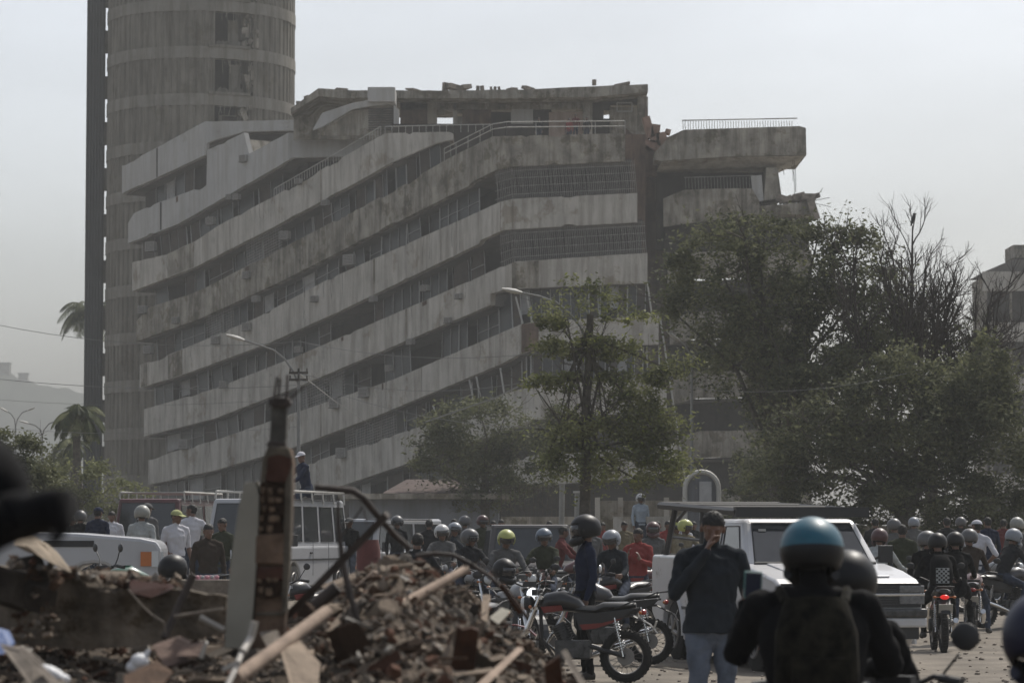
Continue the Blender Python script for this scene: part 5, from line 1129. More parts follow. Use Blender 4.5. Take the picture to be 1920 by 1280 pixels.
mb = MB(); mb.tube([(0, .30, .98), (0, .34, 1.05), (0, .28, 1.27), (0, .2, 1.36)], [(.14, .07), (.17, .10), (.16, .10), (.12, .06)], 14, side=(1, 0, 0))
bg2 = mb.build('backpack', C['black'], None, smooth=True); bg2.location = ((1757 - 960) / FPX * 43.5, 43.5, G(6, 43.5)); bg2.rotation_euler = (0, 0, R(180)); tag(bg2, 'black backpack with a chequered white patch on the rider with the red tail light', 'backpack')
mb = MB(); mb.box((0, .44, 1.10), (.19, .012, .22))
pk = mb.build('backpack_patch', C['pale'], bg2); mb = MB()
for i in range(6):
    for j in range(7):
        if (i + j) % 2: mb.box((-.08 + i * .032, .448, 1.01 + j * .03), (.028, .004, .026))
mb.build('patch_checks', C['char'], pk)
# man on the wall, on the van roof and on the building
person('stand', 1201, 86, R(20), C['ltblue'], C['djeans'], 'person in a white helmet and light blue shirt standing high on the low wall', head=('open', 'white', 'dark'), z=1.02, scale=1.0, group='people standing high up')
person('rider_upright', 560, 64, R(-60), C['navy'], C['djeans'], 'person in a white cap sitting on the roof of the white van', head=capw, z=1.75, scale=1.0, group='people standing high up')
for px, py, col, lab in ((1080, 214, 'maroon', 'person in a red shirt at the rail on top of the broken building'), (1101, 219, 'char', 'dark clothed person beside the red shirted one on the roof'), (1011, 221, 'char', 'person in the dark doorway of the penthouse, left of the other two'), (1068, 222, 'red', 'small person in bright red crouching left at the roof rail')):
    q = P(px, py, 186); person('stand', px, 186, R(-20), C[col], C['djeans'], lab, z=q.z - 1.74, group='people on top of the building')

h = helmet('full', 'black', 'dark'); h.location = P(946, 1074, 37.4); h.rotation_euler = (.2, 0, .7); tag(h, 'black helmet hanging low beside the shining headlamp at the rubble crest', 'helmet')

for o in list(bpy.data.objects):
    if o.name.startswith('helmet') and o.parent and 'teal helmet' in o.parent.get('label', ''): o.scale = (.94,) * 3
# ---------------------------------------------------------------- street furniture and low walls
M_pole = mat('galvanised_pole', (.20, .20, .19), .5, var=.15, scale=3)
M_lowall = mat('blue_grey_wall_paint', (.20, .21, .23), .9, var=.12, scale=.5, streak=.2)
def boxthing(name, label, cat, x0, x1, y0, Y, dep, m, roof=None):
    a, b = (x0 - 960) / FPX * Y, (x1 - 960) / FPX * Y; top = P(x0, y0, Y).z; loc = Vector(((a + b) / 2, Y, 0)); t = thing(name, loc, label, cat)
    mb = MB(); mb.box((loc.x, Y + dep / 2, top / 2), (b - a, dep, top)); mb.build('wall', m, t, loc); return t, loc, top, a, b
t, loc, top, a, b = boxthing('low_building', 'low blue grey building with a flat overhanging roof behind the crowd', 'building', 655, 935, 936, 118, 6, M_lowall)
mb = MB(); mb.box((loc.x, 120.8, top + .12), (b - a + .8, 7.2, .22)); mb.build('roof', M_conc3, t, loc)
mb = MB(); mb.prism([(loc.x - 1.6, 118, top + .235), (loc.x + 2.2, 118, top + .235), (loc.x + 1.4, 121, top + .8), (loc.x - .8, 121, top + .8)], (0, .3, .05)); mb.build('tiled_canopy', mat('dull_red_tiles', (.085, .062, .055), .9, var=.3, scale=3), t, loc)
for k in range(4):
    mb = MB(); mb.box((a + 1.2 + k * 1.4, 117.99, 1.2), (.9, .06, 1.3)); mb.build('shutter', M_in2, t, loc)
t, loc, top, a, b = boxthing('low_wall', 'pale concrete panel wall behind the man in the white helmet', 'wall', 1120, 1292, 938, 96, .3, M_conc3)
for k in range(5): 
    mb = MB(); x = a + (b - a) * k / 4; mb.box((x, 95.93, top / 2 + .05), (.16, .2, top + .1)); mb.build('pier', M_conc, t, loc)
t, loc, top, a, b = boxthing('low_wall', 'lower stained wall the person in light blue stands on', 'wall', 1150, 1290, 968, 86, .35, M_conc)
t, loc, top, a, b = boxthing('fence_wall', 'long low garden wall with bars beneath the trees right of the slender trunk', 'wall', 940, 1118, 968, 104, .25, M_conc3)
mb = MB(); x = a
while x < b: mb.tube([(x, 104.1, top - .02), (x, 104.1, top + 1.1)], .02, 4); x += .16
for z in (.25, 1.0): mb.tube([(a, 104.1, top + z), (b, 104.1, top + z)], .02, 4)
mb.build('fence_bars', M_bark, t, loc)
t, loc, top, a, b = boxthing('boundary_wall', 'grey boundary wall beneath the broad tree behind the right hand crowd', 'wall', 1350, 2000, 985, 100, .3, M_conc3)
t, loc, top, a, b = boxthing('boundary_wall', 'grey boundary wall beneath the bush at the left', 'wall', -80, 290, 978, 108, .3, M_conc3)
# arched booth
Y = 84; a, b = (1284 - 960) / FPX * Y, (1347 - 960) / FPX * Y; cx = (a + b) / 2; w2 = (b - a) / 2; zt = P(0, 884, Y).z - w2
bt = thing('arched_booth', (cx, Y, 0), 'grey arched booth with a rounded pale frame above the pickup rack', 'booth')
out = [(cx - w2, Y, 0)] + [(cx - w2 * math.cos(math.pi * k / 14), Y, zt + w2 * math.sin(math.pi * k / 14)) for k in range(15)] + [(cx + w2, Y, 0)]
mb = MB(); mb.tube(out, .07, 6); mb.build('arch_frame', M_rail, bt, (cx, Y, 0)); mb = MB(); mb.prism([(p[0], Y + .08, p[2]) for p in out], (0, .9, 0)); mb.build('booth_body', M_lowall, bt, (cx, Y, 0))
mb = MB(); mb.box((cx + .1, Y - .0, zt - .35), (.34, .1, 1.1)); mb.build('narrow_window', M_curt, bt, (cx, Y, 0))
# street lamps
def lamp(name, base_px, Y, top_py, arms, label, r=.065, cross=None, group='street lamps', top_px=None):
    B = P(base_px, 1000, Y); B.z = G(B.x, Y); t = thing(name, B, label, 'street lamp', group); top = P(top_px or base_px, top_py, Y)
    mb = MB(); mb.tube([B, top], [r, r * .6], 10); mb.build('pole', M_pole, t, B, smooth=True)
    for arm in arms:
        pts = [P(x, y, Y - i * .05) for i, (x, y) in enumerate(arm)]; mb = MB(); mb.tube(pts, r * .42, 6); a = mb.build('arm', M_pole, t, B, smooth=True)
        d = (pts[-1] - pts[-2]).normalized(); mb = MB(); L_ = .30 if r > .05 else .3; mb.tube([pts[-1] - d * .05, pts[-1] + d * L_ * .4, pts[-1] + d * L_, pts[-1] + d * L_ * 1.5], [(.05, .03), (.11, .06), (.11, .05), (.04, .02)], 10, side=(0, 1, 0)); mb.build('lamp_head', M_rail, t, B, smooth=True)
    if cross:
        for y in cross:
            mb = MB(); c = P(base_px, y, Y); mb.box(c + Vector((0, -.06, 0)), (.5, .06, .06))
            for k in (-.22, .0, .22): mb.tube([c + Vector((k, -.06, .03)), c + Vector((k, -.06, .12))], .02, 6)
            mb.build('crossarm', M_bark, t, B)
    return t
lamp('street_lamp', 560, 78, 690, [[(560,722),(550,697),(533,672),(513,656),(490,648),(455,637)]], 'street lamp on a utility pole left of centre, arm curving up to the left', cross=(699, 712))
lamp('street_lamp', 1091, 71.2, 615, [[(1098,640),(1088,612),(1066,585),(1042,566),(1010,555),(975,548)]], 'street lamp beside the slender tree trunk, arm reaching left over the facade', top_px=1100)
lamp('street_lamp', 1297, 92, 655, [[(1297,690),(1294,664),(1284,646),(1272,637)]], 'street lamp with a short hooked arm before the dark recess')
lamp('street_lamp', 29, 170, 795, [[(29,800),(27,785),(20,775),(13,771)], [(29,800),(33,785),(42,773),(52,769)]], 'farthest double street lamp at the left edge, before the hill', r=.07)
lamp('street_lamp', 79, 150, 812, [[(79,820),(76,806),(66,797),(52,793)], [(79,820),(82,806),(92,794),(108,788)]], 'double street lamp between the left edge and the palm', r=.08)
for px, y0, y1, Y, r, lab in ((1051, 905, 990, 98, .09, 'thin grey post left of the slender tree trunk'), (1083, 922, 990, 92, .14, 'thicker pale post right beside the slender tree trunk')):
    B = P(px, 1000, Y); B.z = 0; t = thing('post', B, lab, 'post'); mb = MB(); mb.tube([B, P(px + 3, y0, Y)], r, 8); mb.build('shaft', M_pole, t, B, smooth=True); mb = MB(); mb.box(P(px + 3, y0, Y), (r * 2.6, r * 2.6, .06)); mb.build('cap_plate', M_rail, t, B)
def wire(pts, label, r=.010, sag=.0):
    v = [P(*p) for p in pts]; out = []
    for a, b in zip(v, v[1:]):
        for k in range(13): q = k / 12; out.append(a.lerp(b, q) - Vector((0, 0, sag * 4 * q * (1 - q))))
    mb = MB(); mb.tube(out, r, 4); o = mb.build('overhead_wire', M_pole, None); tag(o, label, 'wire', 'overhead wires')
wire([(-60,597,79),(560,640,78),(1098,650,72)], 'upper overhead wire crossing the tower at lamp height', sag=.35)
wire([(-60,704,79),(556,722,78)], 'overhead wire in front of the hill ridge', sag=.2)
wire([(-60,744,79),(556,746,78)], 'middle overhead wire below the hill ridge', sag=.2, r=.006)
wire([(-60,797,79),(556,800,78)], 'lowest overhead wire crossing behind the palm crown', sag=.2, r=.007)
wire([(560,699,77.9),(628,752,150),(700,800,165)], 'thick cable running down right from the utility pole towards the facade', r=.02)
wire([(562,700,77.9),(1098,690,71),(1700,700,72)], 'long overhead wire from the utility pole to the right through the trees', sag=.5, r=.008)
wire([(562,712,77.9),(1098,800,71)], 'overhead wire sloping from the utility pole to the slender tree', sag=.4, r=.008)
wire([(800,790,110),(930,745,108),(1010,705,105)], 'pale cable rising over the round dark tree', r=.03)
# bird on the bare branches
c = P(1712, 411, 88); mb = MB(); mb.tube([c + Vector((-.07, 0, -.20)), c + Vector((-.03, 0, -.08)), c, c + Vector((.03, 0, .08)), c + Vector((.03, 0, .13))], [(.02, .01), (.045, .03), (.075, .06), (.06, .05), (.03, .03)], 10); mb.ell(c + Vector((.035, 0, .15)), (.045, .04, .042), 10, 8); mb.tube([c + Vector((.07, 0, .155)), c + Vector((.12, 0, .15))], [.014, .003], 6)
mb.tube([c + Vector((0, 0, -.05)), c + Vector((-.01, 0, -.14))], .008, 4); tag(mb.build('bird', M_blk, None, smooth=True), 'black bird perched on the top twig of the bare tree', 'bird')
# ---------------------------------------------------------------- rubble in the foreground
rr = random.Random(21)
RM_ = [mat('rubble_grey', (.15, .128, .105), .96, var=.35, scale=14, bump=.012), mat('rubble_brown', (.075, .046, .03), .96, var=.4, scale=14, bump=.012), mat('rubble_brick', (.11, .055, .036), .95, var=.4, scale=16, bump=.01),
    mat('rubble_pale', (.27, .215, .165), .95, var=.2, scale=14, bump=.008), mat('rubble_dark', (.045, .038, .032), .97, var=.5, scale=12), mat('rubble_white_tile', (.24, .22, .19), .8, var=.12, scale=10), mat('rubble_dust', (.19, .155, .12), .97, var=.3, scale=12)]
crest = [(-200,1198),(0,1206),(200,1212),(330,1204),(420,1190),(500,1178),(560,1165),(620,1130),(665,1085),(700,1062),(745,1050),(800,1068),(850,1098),(900,1135),(960,1190),(1010,1228),(1100,1300),(1200,1380),(1400,1620)]
def zc(px, Y): return P(px, ev(crest, px), 14.0).z
def hmap(x, y):
    px = 960 + x / y * FPX if y > 8 else 960 + x / 8 * FPX
    z = zc(px, 14)
    if y < 14: k = smooth(7.2, 14, y); z *= .30 + .70 * (k ** .55)
    else: z *= 1 - smooth(14.2, 19.5, y)
    z += .035 * math.sin(x * 9 + y * 3) * math.sin(y * 8 - x * 2) + .02 * math.sin(x * 23) * math.cos(y * 19)
    return z * smooth(6.5, 7.6, y) - .03
mb = MB(); nx, ny = 150, 110; vs = []
for j in range(ny):
    for i in range(nx):
        y = 6.5 + 13.5 * j / (ny - 1); x = -3.2 + 4.6 * i / (nx - 1); vs.append((x, y, hmap(x, y)))
mb.add(vs, [(j * nx + i, j * nx + i + 1, (j + 1) * nx + i + 1, (j + 1) * nx + i) for j in range(ny - 1) for i in range(nx - 1)])
tag(mb.build('rubble_heap', mat('crushed_rubble', (.075, .058, .043), .97, var=.45, scale=8, bump=.03, bscale=18), smooth=True), 'long heap of crushed masonry and dust filling the lower left foreground', 'rubble', kind='stuff')
def chunk(mb, c, s, ci=None, flat=1.0):
    n = rr.choice((5, 6, 7)); rot = Matrix.Rotation(rr.uniform(0, 6.28), 3, 'Z') @ Matrix.Rotation(rr.gauss(0, .6), 3, 'X') @ Matrix.Rotation(rr.gauss(0, .6), 3, 'Y'); top = []; bot = []
    ax = rr.choice((.7, 1, 1.4, 2.2))
    for k in range(n):
        a = 2 * math.pi * k / n + rr.uniform(-.25, .25); r_ = s * rr.uniform(.65, 1.1); h = s * flat * rr.uniform(.5, .8)
        top.append(Vector(c) + rot @ Vector((r_ * math.cos(a) * ax, r_ * math.sin(a), h))); bot.append(Vector(c) + rot @ Vector((r_ * math.cos(a) * ax * 1.08, r_ * math.sin(a) * .95, -h)))
    mb.add(bot + top, [tuple(reversed(range(n))), tuple(range(n, 2 * n))] + [(k, (k + 1) % n, n + (k + 1) % n, n + k) for k in range(n)], ci)
mb = MB()
for k in range(11000):
    y = rr.uniform(8.6, 15.5) if rr.random() < .8 else rr.uniform(10, 14.5); px = rr.uniform(-60, 1180) if rr.random() < .7 else rr.uniform(540, 1060); x = (px - 960) / FPX * y
    s = rr.choice((.005, .007, .009, .012, .016, .024)) * rr.uniform(.7, 1.3); ci = rr.choices(range(7), (7, 5, 3, 3, 3, .8, 6))[0]
    chunk(mb, (x, y, hmap(x, y) + s * .5), s, ci, rr.choice((1, .8, .35, .22, .15)))
tag(mb.build('rubble_fragments', RM_), 'countless small fragments of brick, tile and mortar strewn over the heap', 'rubble', kind='stuff')
mb = MB()
for k in range(900):      # splinters, twigs and wires
    y = rr.uniform(9, 15); px = rr.uniform(-40, 1120); x = (px - 960) / FPX * y; z = hmap(x, y) + .02; a = rr.uniform(0, 6.28); L_ = rr.uniform(.05, .22); d = Vector((math.cos(a), math.sin(a) * .7, rr.uniform(-.2, .45))) * L_
    p = Vector((x, y, z)); mb.tube([p - d * .5, p + Vector((rr.uniform(-.02, .02), 0, rr.uniform(0, .03))), p + d * .5], rr.choice((.002, .003, .005, .007)), 4, rr.choice((1, 4, 4, 3, 0)))
tag(mb.build('rubble_splinters', RM_), 'loose splinters, twigs and wire ends sticking out of the heap', 'rubble', kind='stuff')
GR = 'loose larger pieces on the rubble heap'
kinds = [('broken_brick', 2, 'brick', 'brownish red brick lump lying loose on the rubble heap'), ('concrete_lump', 0, 'concrete lump', 'grey concrete lump lying loose on the rubble heap'), ('tile_shard', 5, 'tile shard', 'thin white tile shard lying flat on the rubble heap'), ('plaster_piece', 3, 'plaster piece', 'pale angular plaster piece lying loose on the rubble heap'), ('dark_clod', 1, 'clod', 'brown earthy clod lying loose on the rubble heap')]
protos = {}
for k in range(90):
    nm, ci, cat, lab = rr.choice(kinds); v = rr.randrange(4); key = (nm, v)
    y = rr.uniform(9.6, 14.4); px = rr.choice((rr.uniform(0, 1100), rr.uniform(560, 1050))); x = (px - 960) / FPX * y; s = rr.choice((rr.uniform(.03, .07), rr.uniform(.05, .12))) if nm in ('concrete_lump', 'plaster_piece') else rr.uniform(.03, .07)
    if key not in protos:
        mb = MB(); chunk(mb, (0, 0, 0), 1, 0, .13 if nm == 'tile_shard' else rr.uniform(.4, .8)); o = mb.build(nm, RM_[ci]); protos[key] = o; tag(o, lab, cat, GR)
    else: o = protos[key].copy(); COL.objects.link(o)
    o.location = (x, y, hmap(x, y) + s * (.35 if nm != 'tile_shard' else .3)); o.scale = (s * rr.uniform(.8, 1.5), s, s * (rr.uniform(.7, 1.1) if s < .07 else rr.uniform(.18, .4))); o.rotation_euler = (rr.gauss(0, .4), rr.gauss(0, .4), rr.uniform(0, 6.28))
def piece(name, m, label, cat, shapes, smooth=False, bevel=0, group=None):
    mb = MB()
    for f in shapes: f(mb)
    o = mb.build(name, m, None, smooth=smooth, bevel=bevel); return tag(o, label, cat, group)
T = lambda pts, r, n=10, **k: (lambda mb: mb.tube([P(*p) for p in pts], r, n, **k))
PR = lambda pts, th=.03, e=None: (lambda mb: mb.prism([P(*p) for p in pts], e or (0, th, .004)))
M_cane = mat('weathered_pale_wood', (.29, .22, .17), .85, var=.22, scale=9, bump=.003, bscale=40); M_iron = mat('rusty_dark_iron', (.045, .034, .028), .75, var=.4, scale=12, bump=.003); M_pvc = mat('dirty_white_pvc', (.34, .315, .28), .6, var=.15, scale=8)
M_wd = mat('grey_weathered_board', (.17, .145, .12), .9, var=.3, scale=8, bump=.003); M_dwd = mat('dark_reddish_wood', (.038, .015, .006), .85, var=.45, scale=9, bump=.004)
M_slab = mat('beige_plastered_slab', (.155, .128, .10), .95, var=.5, scale=4.5, bump=.03, bscale=16, streak=.35, patch=(3.5, .54, (.5, .45, .38)))
M_pane = mat('dull_grey_plaster', (.27, .255, .215), .93, var=.14, scale=2.5, bump=.004)
M_clay = mat('hollow_clay_block', (.125, .085, .06), .95, var=.45, scale=7, bump=.014, bscale=22)
mb = MB()
for k in range(900):      # crumbs on top of the slab and around its left end
    px = rr.uniform(20, 340); y_ = rr.uniform(12.75, 13.4); top_y = ev([(20,1052),(60,1066),(110,1080),(240,1090),(330,1102)], px) + rr.gauss(0, 5); s = rr.choice((.006, .009, .012, .02)) * rr.uniform(.7, 1.4)
    if px < 110 and rr.random() < .6: top_y = rr.uniform(1050, 1195); y_ = rr.uniform(12.3, 12.75)
    chunk(mb, P(px, top_y, y_), s, rr.choices(range(7), (4, 6, 2, 3, 2, .5, 6))[0], rr.choice((1, .6, .3)))
tag(mb.build('slab_crumbs', RM_), 'crumbs of plaster and mortar lying along the top of the beige slab', 'rubble', kind='stuff')
# big tilted beams and poles
piece('wooden_pole', M_cane, 'thick pale round pole at the bottom, lower of the two sloping poles', 'pole', [T([(440,1272,10.6),(525,1212,11),(612,1146,11.4)], [.028,.027,.025], 12)], smooth=True)
piece('wooden_pole', M_cane, 'pale round pole on the heap sloping up to the blue motorcycle', 'pole', [T([(684,1172,12),(780,1118,12.4),(874,1066,12.8)], [.021,.021,.018], 12)], smooth=True)
piece('bent_pipe', M_iron, 'black bent pipe standing out above the crowd, hooked to the left', 'pipe', [T([(590,913,11.8),(635,917,11.8),(662,920,11.8),(682,934,11.8),(715,975,11.9),(742,1004,12),(770,1029,12)], [.013,.013,.014,.014,.013,.012,.012], 10)], smooth=True)
piece('iron_bar', M_iron, 'dark square iron bar leaning up right and meeting the bent pipe', 'bar', [T([(538,1155,11.9),(640,1052,11.75),(726,964,11.6)], [.019]*3, 4)])
piece('iron_bar', M_iron, 'dark twisted upright iron strip beneath the crossing bars', 'bar', [T([(634,930,11.9),(634,985,11.9),(642,1050,11.9),(655,1110,11.9),(674,1172,11.9)], [(.005,.005),(.009,.007),(.016,.008),(.018,.01),(.014,.01)], 6), T([(680,950,11.9),(642,1002,11.9)], .004, 5), T([(682,955,12),(688,985,12)], .003, 5)])
piece('steel_post', M_iron, 'rusty round post leaning against the left concrete slab', 'post', [T([(362,1076,12.4),(338,1130,12.4),(308,1196,12.3)], [.017,.016,.015], 10)], smooth=True)
piece('hose', M_iron, 'black hose arching over the right end of the heap', 'hose', [T([(780,1042,13),(815,1037,13),(850,1040,13),(885,1058,13),(920,1082,13),(955,1115,13),(990,1158,13)], .009, 8)], smooth=True)
piece('thin_wire', M_iron, 'thin wire curling from the pale pole to the right slope', 'wire', [T([(870,1062,12.6),(890,1053,12.6),(915,1062,12.6),(940,1092,12.6),(965,1130,12.6),(985,1150,12.6)], .0035, 5)])
piece('lath', M_dwd, 'brown lath sloping down beside the black hose', 'lath', [PR([(935,1098,12.9),(944,1094,12.9),(982,1145,12.9),(972,1152,12.9)])])
piece('pvc_pipe', M_pvc, 'dirty white pipe with a branching joint at the bottom left of centre', 'pipe', [T([(478,1165,10.8),(470,1195,10.8),(455,1222,10.7)], .014, 10), T([(452,1226,10.7),(443,1250,10.6),(424,1290,10.5)], .011, 10), T([(418,1256,10.6),(446,1242,10.6),(450,1232,10.7)], .010, 8)], smooth=True)
piece('pvc_pipe', M_pvc, 'short white pipe end lying before the slab, pointing down right', 'pipe', [T([(375,1156,11.6),(420,1180,11.6)], .011, 8)], smooth=True)
piece('pvc_pipe', M_wd, 'thin pale stick lying level against the slab left of the column', 'stick', [T([(326,1155,12.3),(420,1141,12.3)], .008, 6)])
piece('metal_tube', M_iron, 'thick brown tube lying behind the dark iron bar', 'tube', [T([(590,1135,12.8),(632,1100,12.8)], .03, 12)], smooth=True)
# slab with chipped edge
def slab(mb):
    top = [(-120,1052),(40,1062),(90,1064),(140,1078),(165,1100),(215,1112),(240,1104),(250,1118),(268,1120),(282,1110),(320,1104),(372,1110),(424,1118)]; bot = [(424,1188),(330,1204),(250,1212),(150,1218),(60,1208),(-120,1200)]
    top = [q for a_, b_ in zip(top, top[1:]) for q in [a_] + [(a_[0] + (b_[0] - a_[0]) * t_ + rr.uniform(-3, 3), a_[1] + (b_[1] - a_[1]) * t_ + rr.uniform(-3, 3)) for t_ in (.3, .6, .8)]] + [top[-1]]
    f = [P(x, y, 12.9 - (x / 424) * .35) for x, y in top + bot]; n = len(f); bk = [p + Vector((0, .16, 0)) for p in f]; mb.add(f + bk, [tuple(range(n)), tuple(reversed(range(n, 2 * n)))] + [(k, k + n, (k + 1) % n + n, (k + 1) % n) for k in range(n)])
piece('concrete_slab', M_slab, 'big beige stained wall slab lying on edge at the left', 'slab', [slab])
piece('slab_crust', M_slab, 'thick plaster crust covered with crumbs on top of the beige slab', 'plaster', [PR([(100,1086,12.9),(150,1070,13),(245,1074,13),(243,1100,12.8),(215,1112,12.7),(160,1102,12.8)], .3), PR([(110,1082,13.3),(240,1078,13.3),(330,1100,13.1),(330,1108,13.0),(240,1100,13.0)], .3)], bevel=.004)
piece('clay_block', mat('dark_red_brick', (.028, .007, .004), .9, var=.3, scale=9, bump=.006), 'dark red broken block set in the notch of the beige slab', 'block', [PR([(243,1086,12.75),(320,1098,12.7),(318,1106,12.6),(284,1120,12.6),(262,1119,12.6),(244,1110,12.6)], .12)])
piece('rag', mat('dirty_cream_cloth', (.25, .205, .155), .95, var=.3, scale=8, bump=.012), 'dirty cream sheet draped over debris at the upper left of the heap', 'sheet', [lambda mb: [mb.prism([P(28,1004,12.2), P(62,1004,12.2), P(84,1022,12.2), P(106,1050,12.2), P(112,1064,12.2), P(80,1046,12), P(50,1028,12), P(24,1022,12)], (0, .35, -.03))]], bevel=.01)
piece('dark_boulder', RM_[4], 'dark broken concrete lump beneath the cream sheet', 'concrete', [lambda mb: chunk(mb, P(60, 1072, 12.6), .10), lambda mb: chunk(mb, P(22, 1100, 12.4), .12), lambda mb: chunk(mb, P(70, 1110, 12.4), .07)])
piece('cable', M_wd, 'pale cable hanging down the face of the beige slab', 'cable', [T([(240,1104,12.5),(262,1130,12.45),(285,1152,12.4),(308,1166,12.3),(312,1195,12.3)], .0035, 5)])
for i, (q, lab, m, th) in enumerate((
    ([(610,1182,12.2),(640,1150,12.3),(690,1106,12.5),(704,1110,12.5),(700,1176,12.2),(655,1188,12.1)], 'pale grey board in the middle of the heap, behind the upper pole', RM_[3], .02),
    ([(522,1206,11),(560,1200,11.1),(600,1245,10.9),(596,1290,10.7),(545,1290,10.7)], 'cream broken panel under the lower pole at the bottom centre', RM_[3], .02),
    ([(486,1186,11.6),(520,1182,11.6),(536,1215,11.4),(505,1222,11.3)], 'small grey board just below the foot of the column', RM_[0], .02),
    ([(940,1140,13.2),(958,1146,13.2),(935,1170,13),(918,1158,13)], 'small bluish board right of the heap', M_pane, .015),
    ([(904,1116,13.4),(920,1116,13.4),(914,1165,13.2),(902,1160,13.2)], 'pale upright board at the right shoulder of the heap', RM_[3], .015),
    ([(1052,1222,11.5),(1062,1218,11.5),(1104,1290,11.2),(1090,1290,11.2)], 'pale slat at the lower right end of the heap, leaning right', M_wd, .015),
    ([(893,1284,10.7),(972,1213,11.2),(982,1217,11.2),(905,1292,10.7)], 'thin pale slat crossing the bottom of the heap', M_cane, .015),
    ([(858,1172,11.1),(868,1180,11.1),(884,1176,11.1),(898,1182,11.1),(886,1290,11.05),(838,1290,11.05)], 'dark reddish wooden board standing at the lower right of the heap', M_dwd, .04),
    ([(1020,1250,11),(1050,1228,11),(1058,1290,10.97),(1024,1290,10.97)], 'orange brown board stub at the right foot of the heap', M_dwd, .03),
    ([(772,1262,10.9),(800,1248,10.9),(845,1252,10.9),(852,1290,10.7),(775,1290,10.7)], 'rounded brown block at the bottom right of centre', RM_[1], .1),
    ([(285,1210,11.3),(330,1195,11.4),(352,1205,11.4),(352,1240,11.2),(310,1250,11.1)], 'pinkish brown block left of the white pipe', mat('pinkish_block', (.105,.072,.058), .95, var=.3, scale=8, bump=.01), .12),
    ([(340,1212,11.2),(385,1204,11.2),(380,1230,11.1),(330,1228,11.1)], 'second pinkish block resting against the first', mat('pinkish_block', (.105,.072,.058), .95, var=.3, scale=8, bump=.01), .10),
    ([(372,1232,10.9),(384,1202,10.9),(390,1205,10.9),(380,1236,10.9)], 'short white stick leaning on the pinkish blocks', M_pvc, .015),
    ([(0,1208,10.8),(60,1224,10.6),(128,1285,10.3),(60,1290,10.3)], 'grey corrugated scrap at the bottom left corner', M_wd, .02),
    ([(30,1215,10.5),(42,1212,10.5),(120,1290,10.2),(104,1290,10.2)], 'long thin board lying over the corrugated scrap', M_wd, .015),
    ([(230,1268,10.4),(290,1240,10.6),(322,1262,10.5),(300,1290,10.3),(235,1290,10.3)], 'brown slab piece at the bottom under the white sack', RM_[1], .05),
    ([(716,1180,12.2),(790,1176,12.2),(800,1186,12.1),(720,1190,12.1)], 'thin flat board lying under the upper pole', M_wd, .05),
    ([(665,1100,13.1),(700,1070,13.1),(708,1074,13.1),(690,1092,13.1),(668,1108,13.1)], 'light brown plank end at the top of the heap', M_cane, .04),
    ([(712,1220,11.6),(760,1232,11.5),(756,1244,11.5),(706,1232,11.5)], 'narrow grey plank in the middle of the lower heap', RM_[0], .04),
    ([(640,1232,11.5),(690,1218,11.6),(700,1228,11.5),(650,1246,11.4)], 'small beige plank left of the narrow grey one', M_cane, .04),
    )):
    piece('debris_board', m, lab, 'board', [PR(q, th)], bevel=.002)
def sack(mb):
    c = P(262, 1240, 10.9); mb.ell(c, (.035, .04, .032), 12, 8); mb.ell(c + Vector((-.02, 0, -.02)), (.03, .03, .025), 10, 8); mb.tube([c + Vector((.02, 0, .02)), c + Vector((.035, 0, .045))], [.014, .005], 8)
piece('plastic_bag', mat('white_plastic_bag', (.55, .55, .56), .5, var=.12, scale=9, bump=.01), 'crumpled white plastic bag in front of the beige slab', 'bag', [sack], smooth=True)
def bag2(mb):
    c = P(100, 1262, 10.4); mb.ell(c, (.055, .04, .022), 12, 8, Matrix.Rotation(.5, 3, 'Y')); mb.ell(c + Vector((.03, 0, -.02)), (.03, .03, .02), 10, 8)
piece('plastic_bag', mat('white_plastic_bag', (.55, .55, .56), .5, var=.12, scale=9, bump=.01), 'long pale bag lying in the bottom left corner', 'bag', [bag2], smooth=True)
piece('tarp', mat('blue_tarpaulin', (.015, .05, .16), .6, var=.3, scale=8, bump=.01), 'crumpled blue tarpaulin at the left edge near the bottom', 'tarpaulin', [PR([(-40,1170,11),(10,1185,11),(22,1210,10.9),(8,1226,10.8),(-40,1230,10.8)], .1)], bevel=.01)
piece('barrel', mat('dull_red_barrel', (.10, .03, .026), .7, var=.3, scale=4), 'dull red drum behind the bar crossing, top of the heap', 'drum', [lambda mb: mb.tube([Vector((P(691, 1000, 30).x, 30, 0)), Vector((P(691, 1000, 30).x, 30, 1.5)), Vector((P(691, 1000, 30).x, 30, 1.62))], [.12, .12, .10], 16)], smooth=True)
# the broken column
CB = P(480, 1200, 11.7); CB.z -= .05
cl = thing('broken_column', CB, 'broken wall column with grey plastered side, exposed clay blocks and bare rebar on top', 'column')
def part(name, m, shapes, bevel=0, smooth=False):
    mb = MB()
    for f in shapes: f(mb)
    return mb.build(name, m, cl, CB, bevel=bevel, smooth=smooth)
Yc = 11.7
part('plaster_face', M_pane, [PR([(421,1215,Yc),(426,1130,Yc),(434,1040,Yc),(447,950,Yc),(458,905,Yc),(478,902,Yc),(486,930,Yc),(484,1000,Yc),(478,1100,Yc),(468,1215,Yc)], .15)], bevel=.003)
part('block_core', M_clay, [PR([(470,1215,Yc+.02),(477,1150,Yc+.02),(480,1060,Yc+.02),(486,960,Yc+.02),(488,900,Yc+.02),(494,858,Yc+.02),(503,838,Yc+.02),(545,842,Yc+.02),(549,870,Yc+.02),(547,930,Yc+.02),(544,1000,Yc+.02),(541,1060,Yc+.02),(536,1120,Yc+.02),(532,1215,Yc+.02)], .14)], bevel=.004)
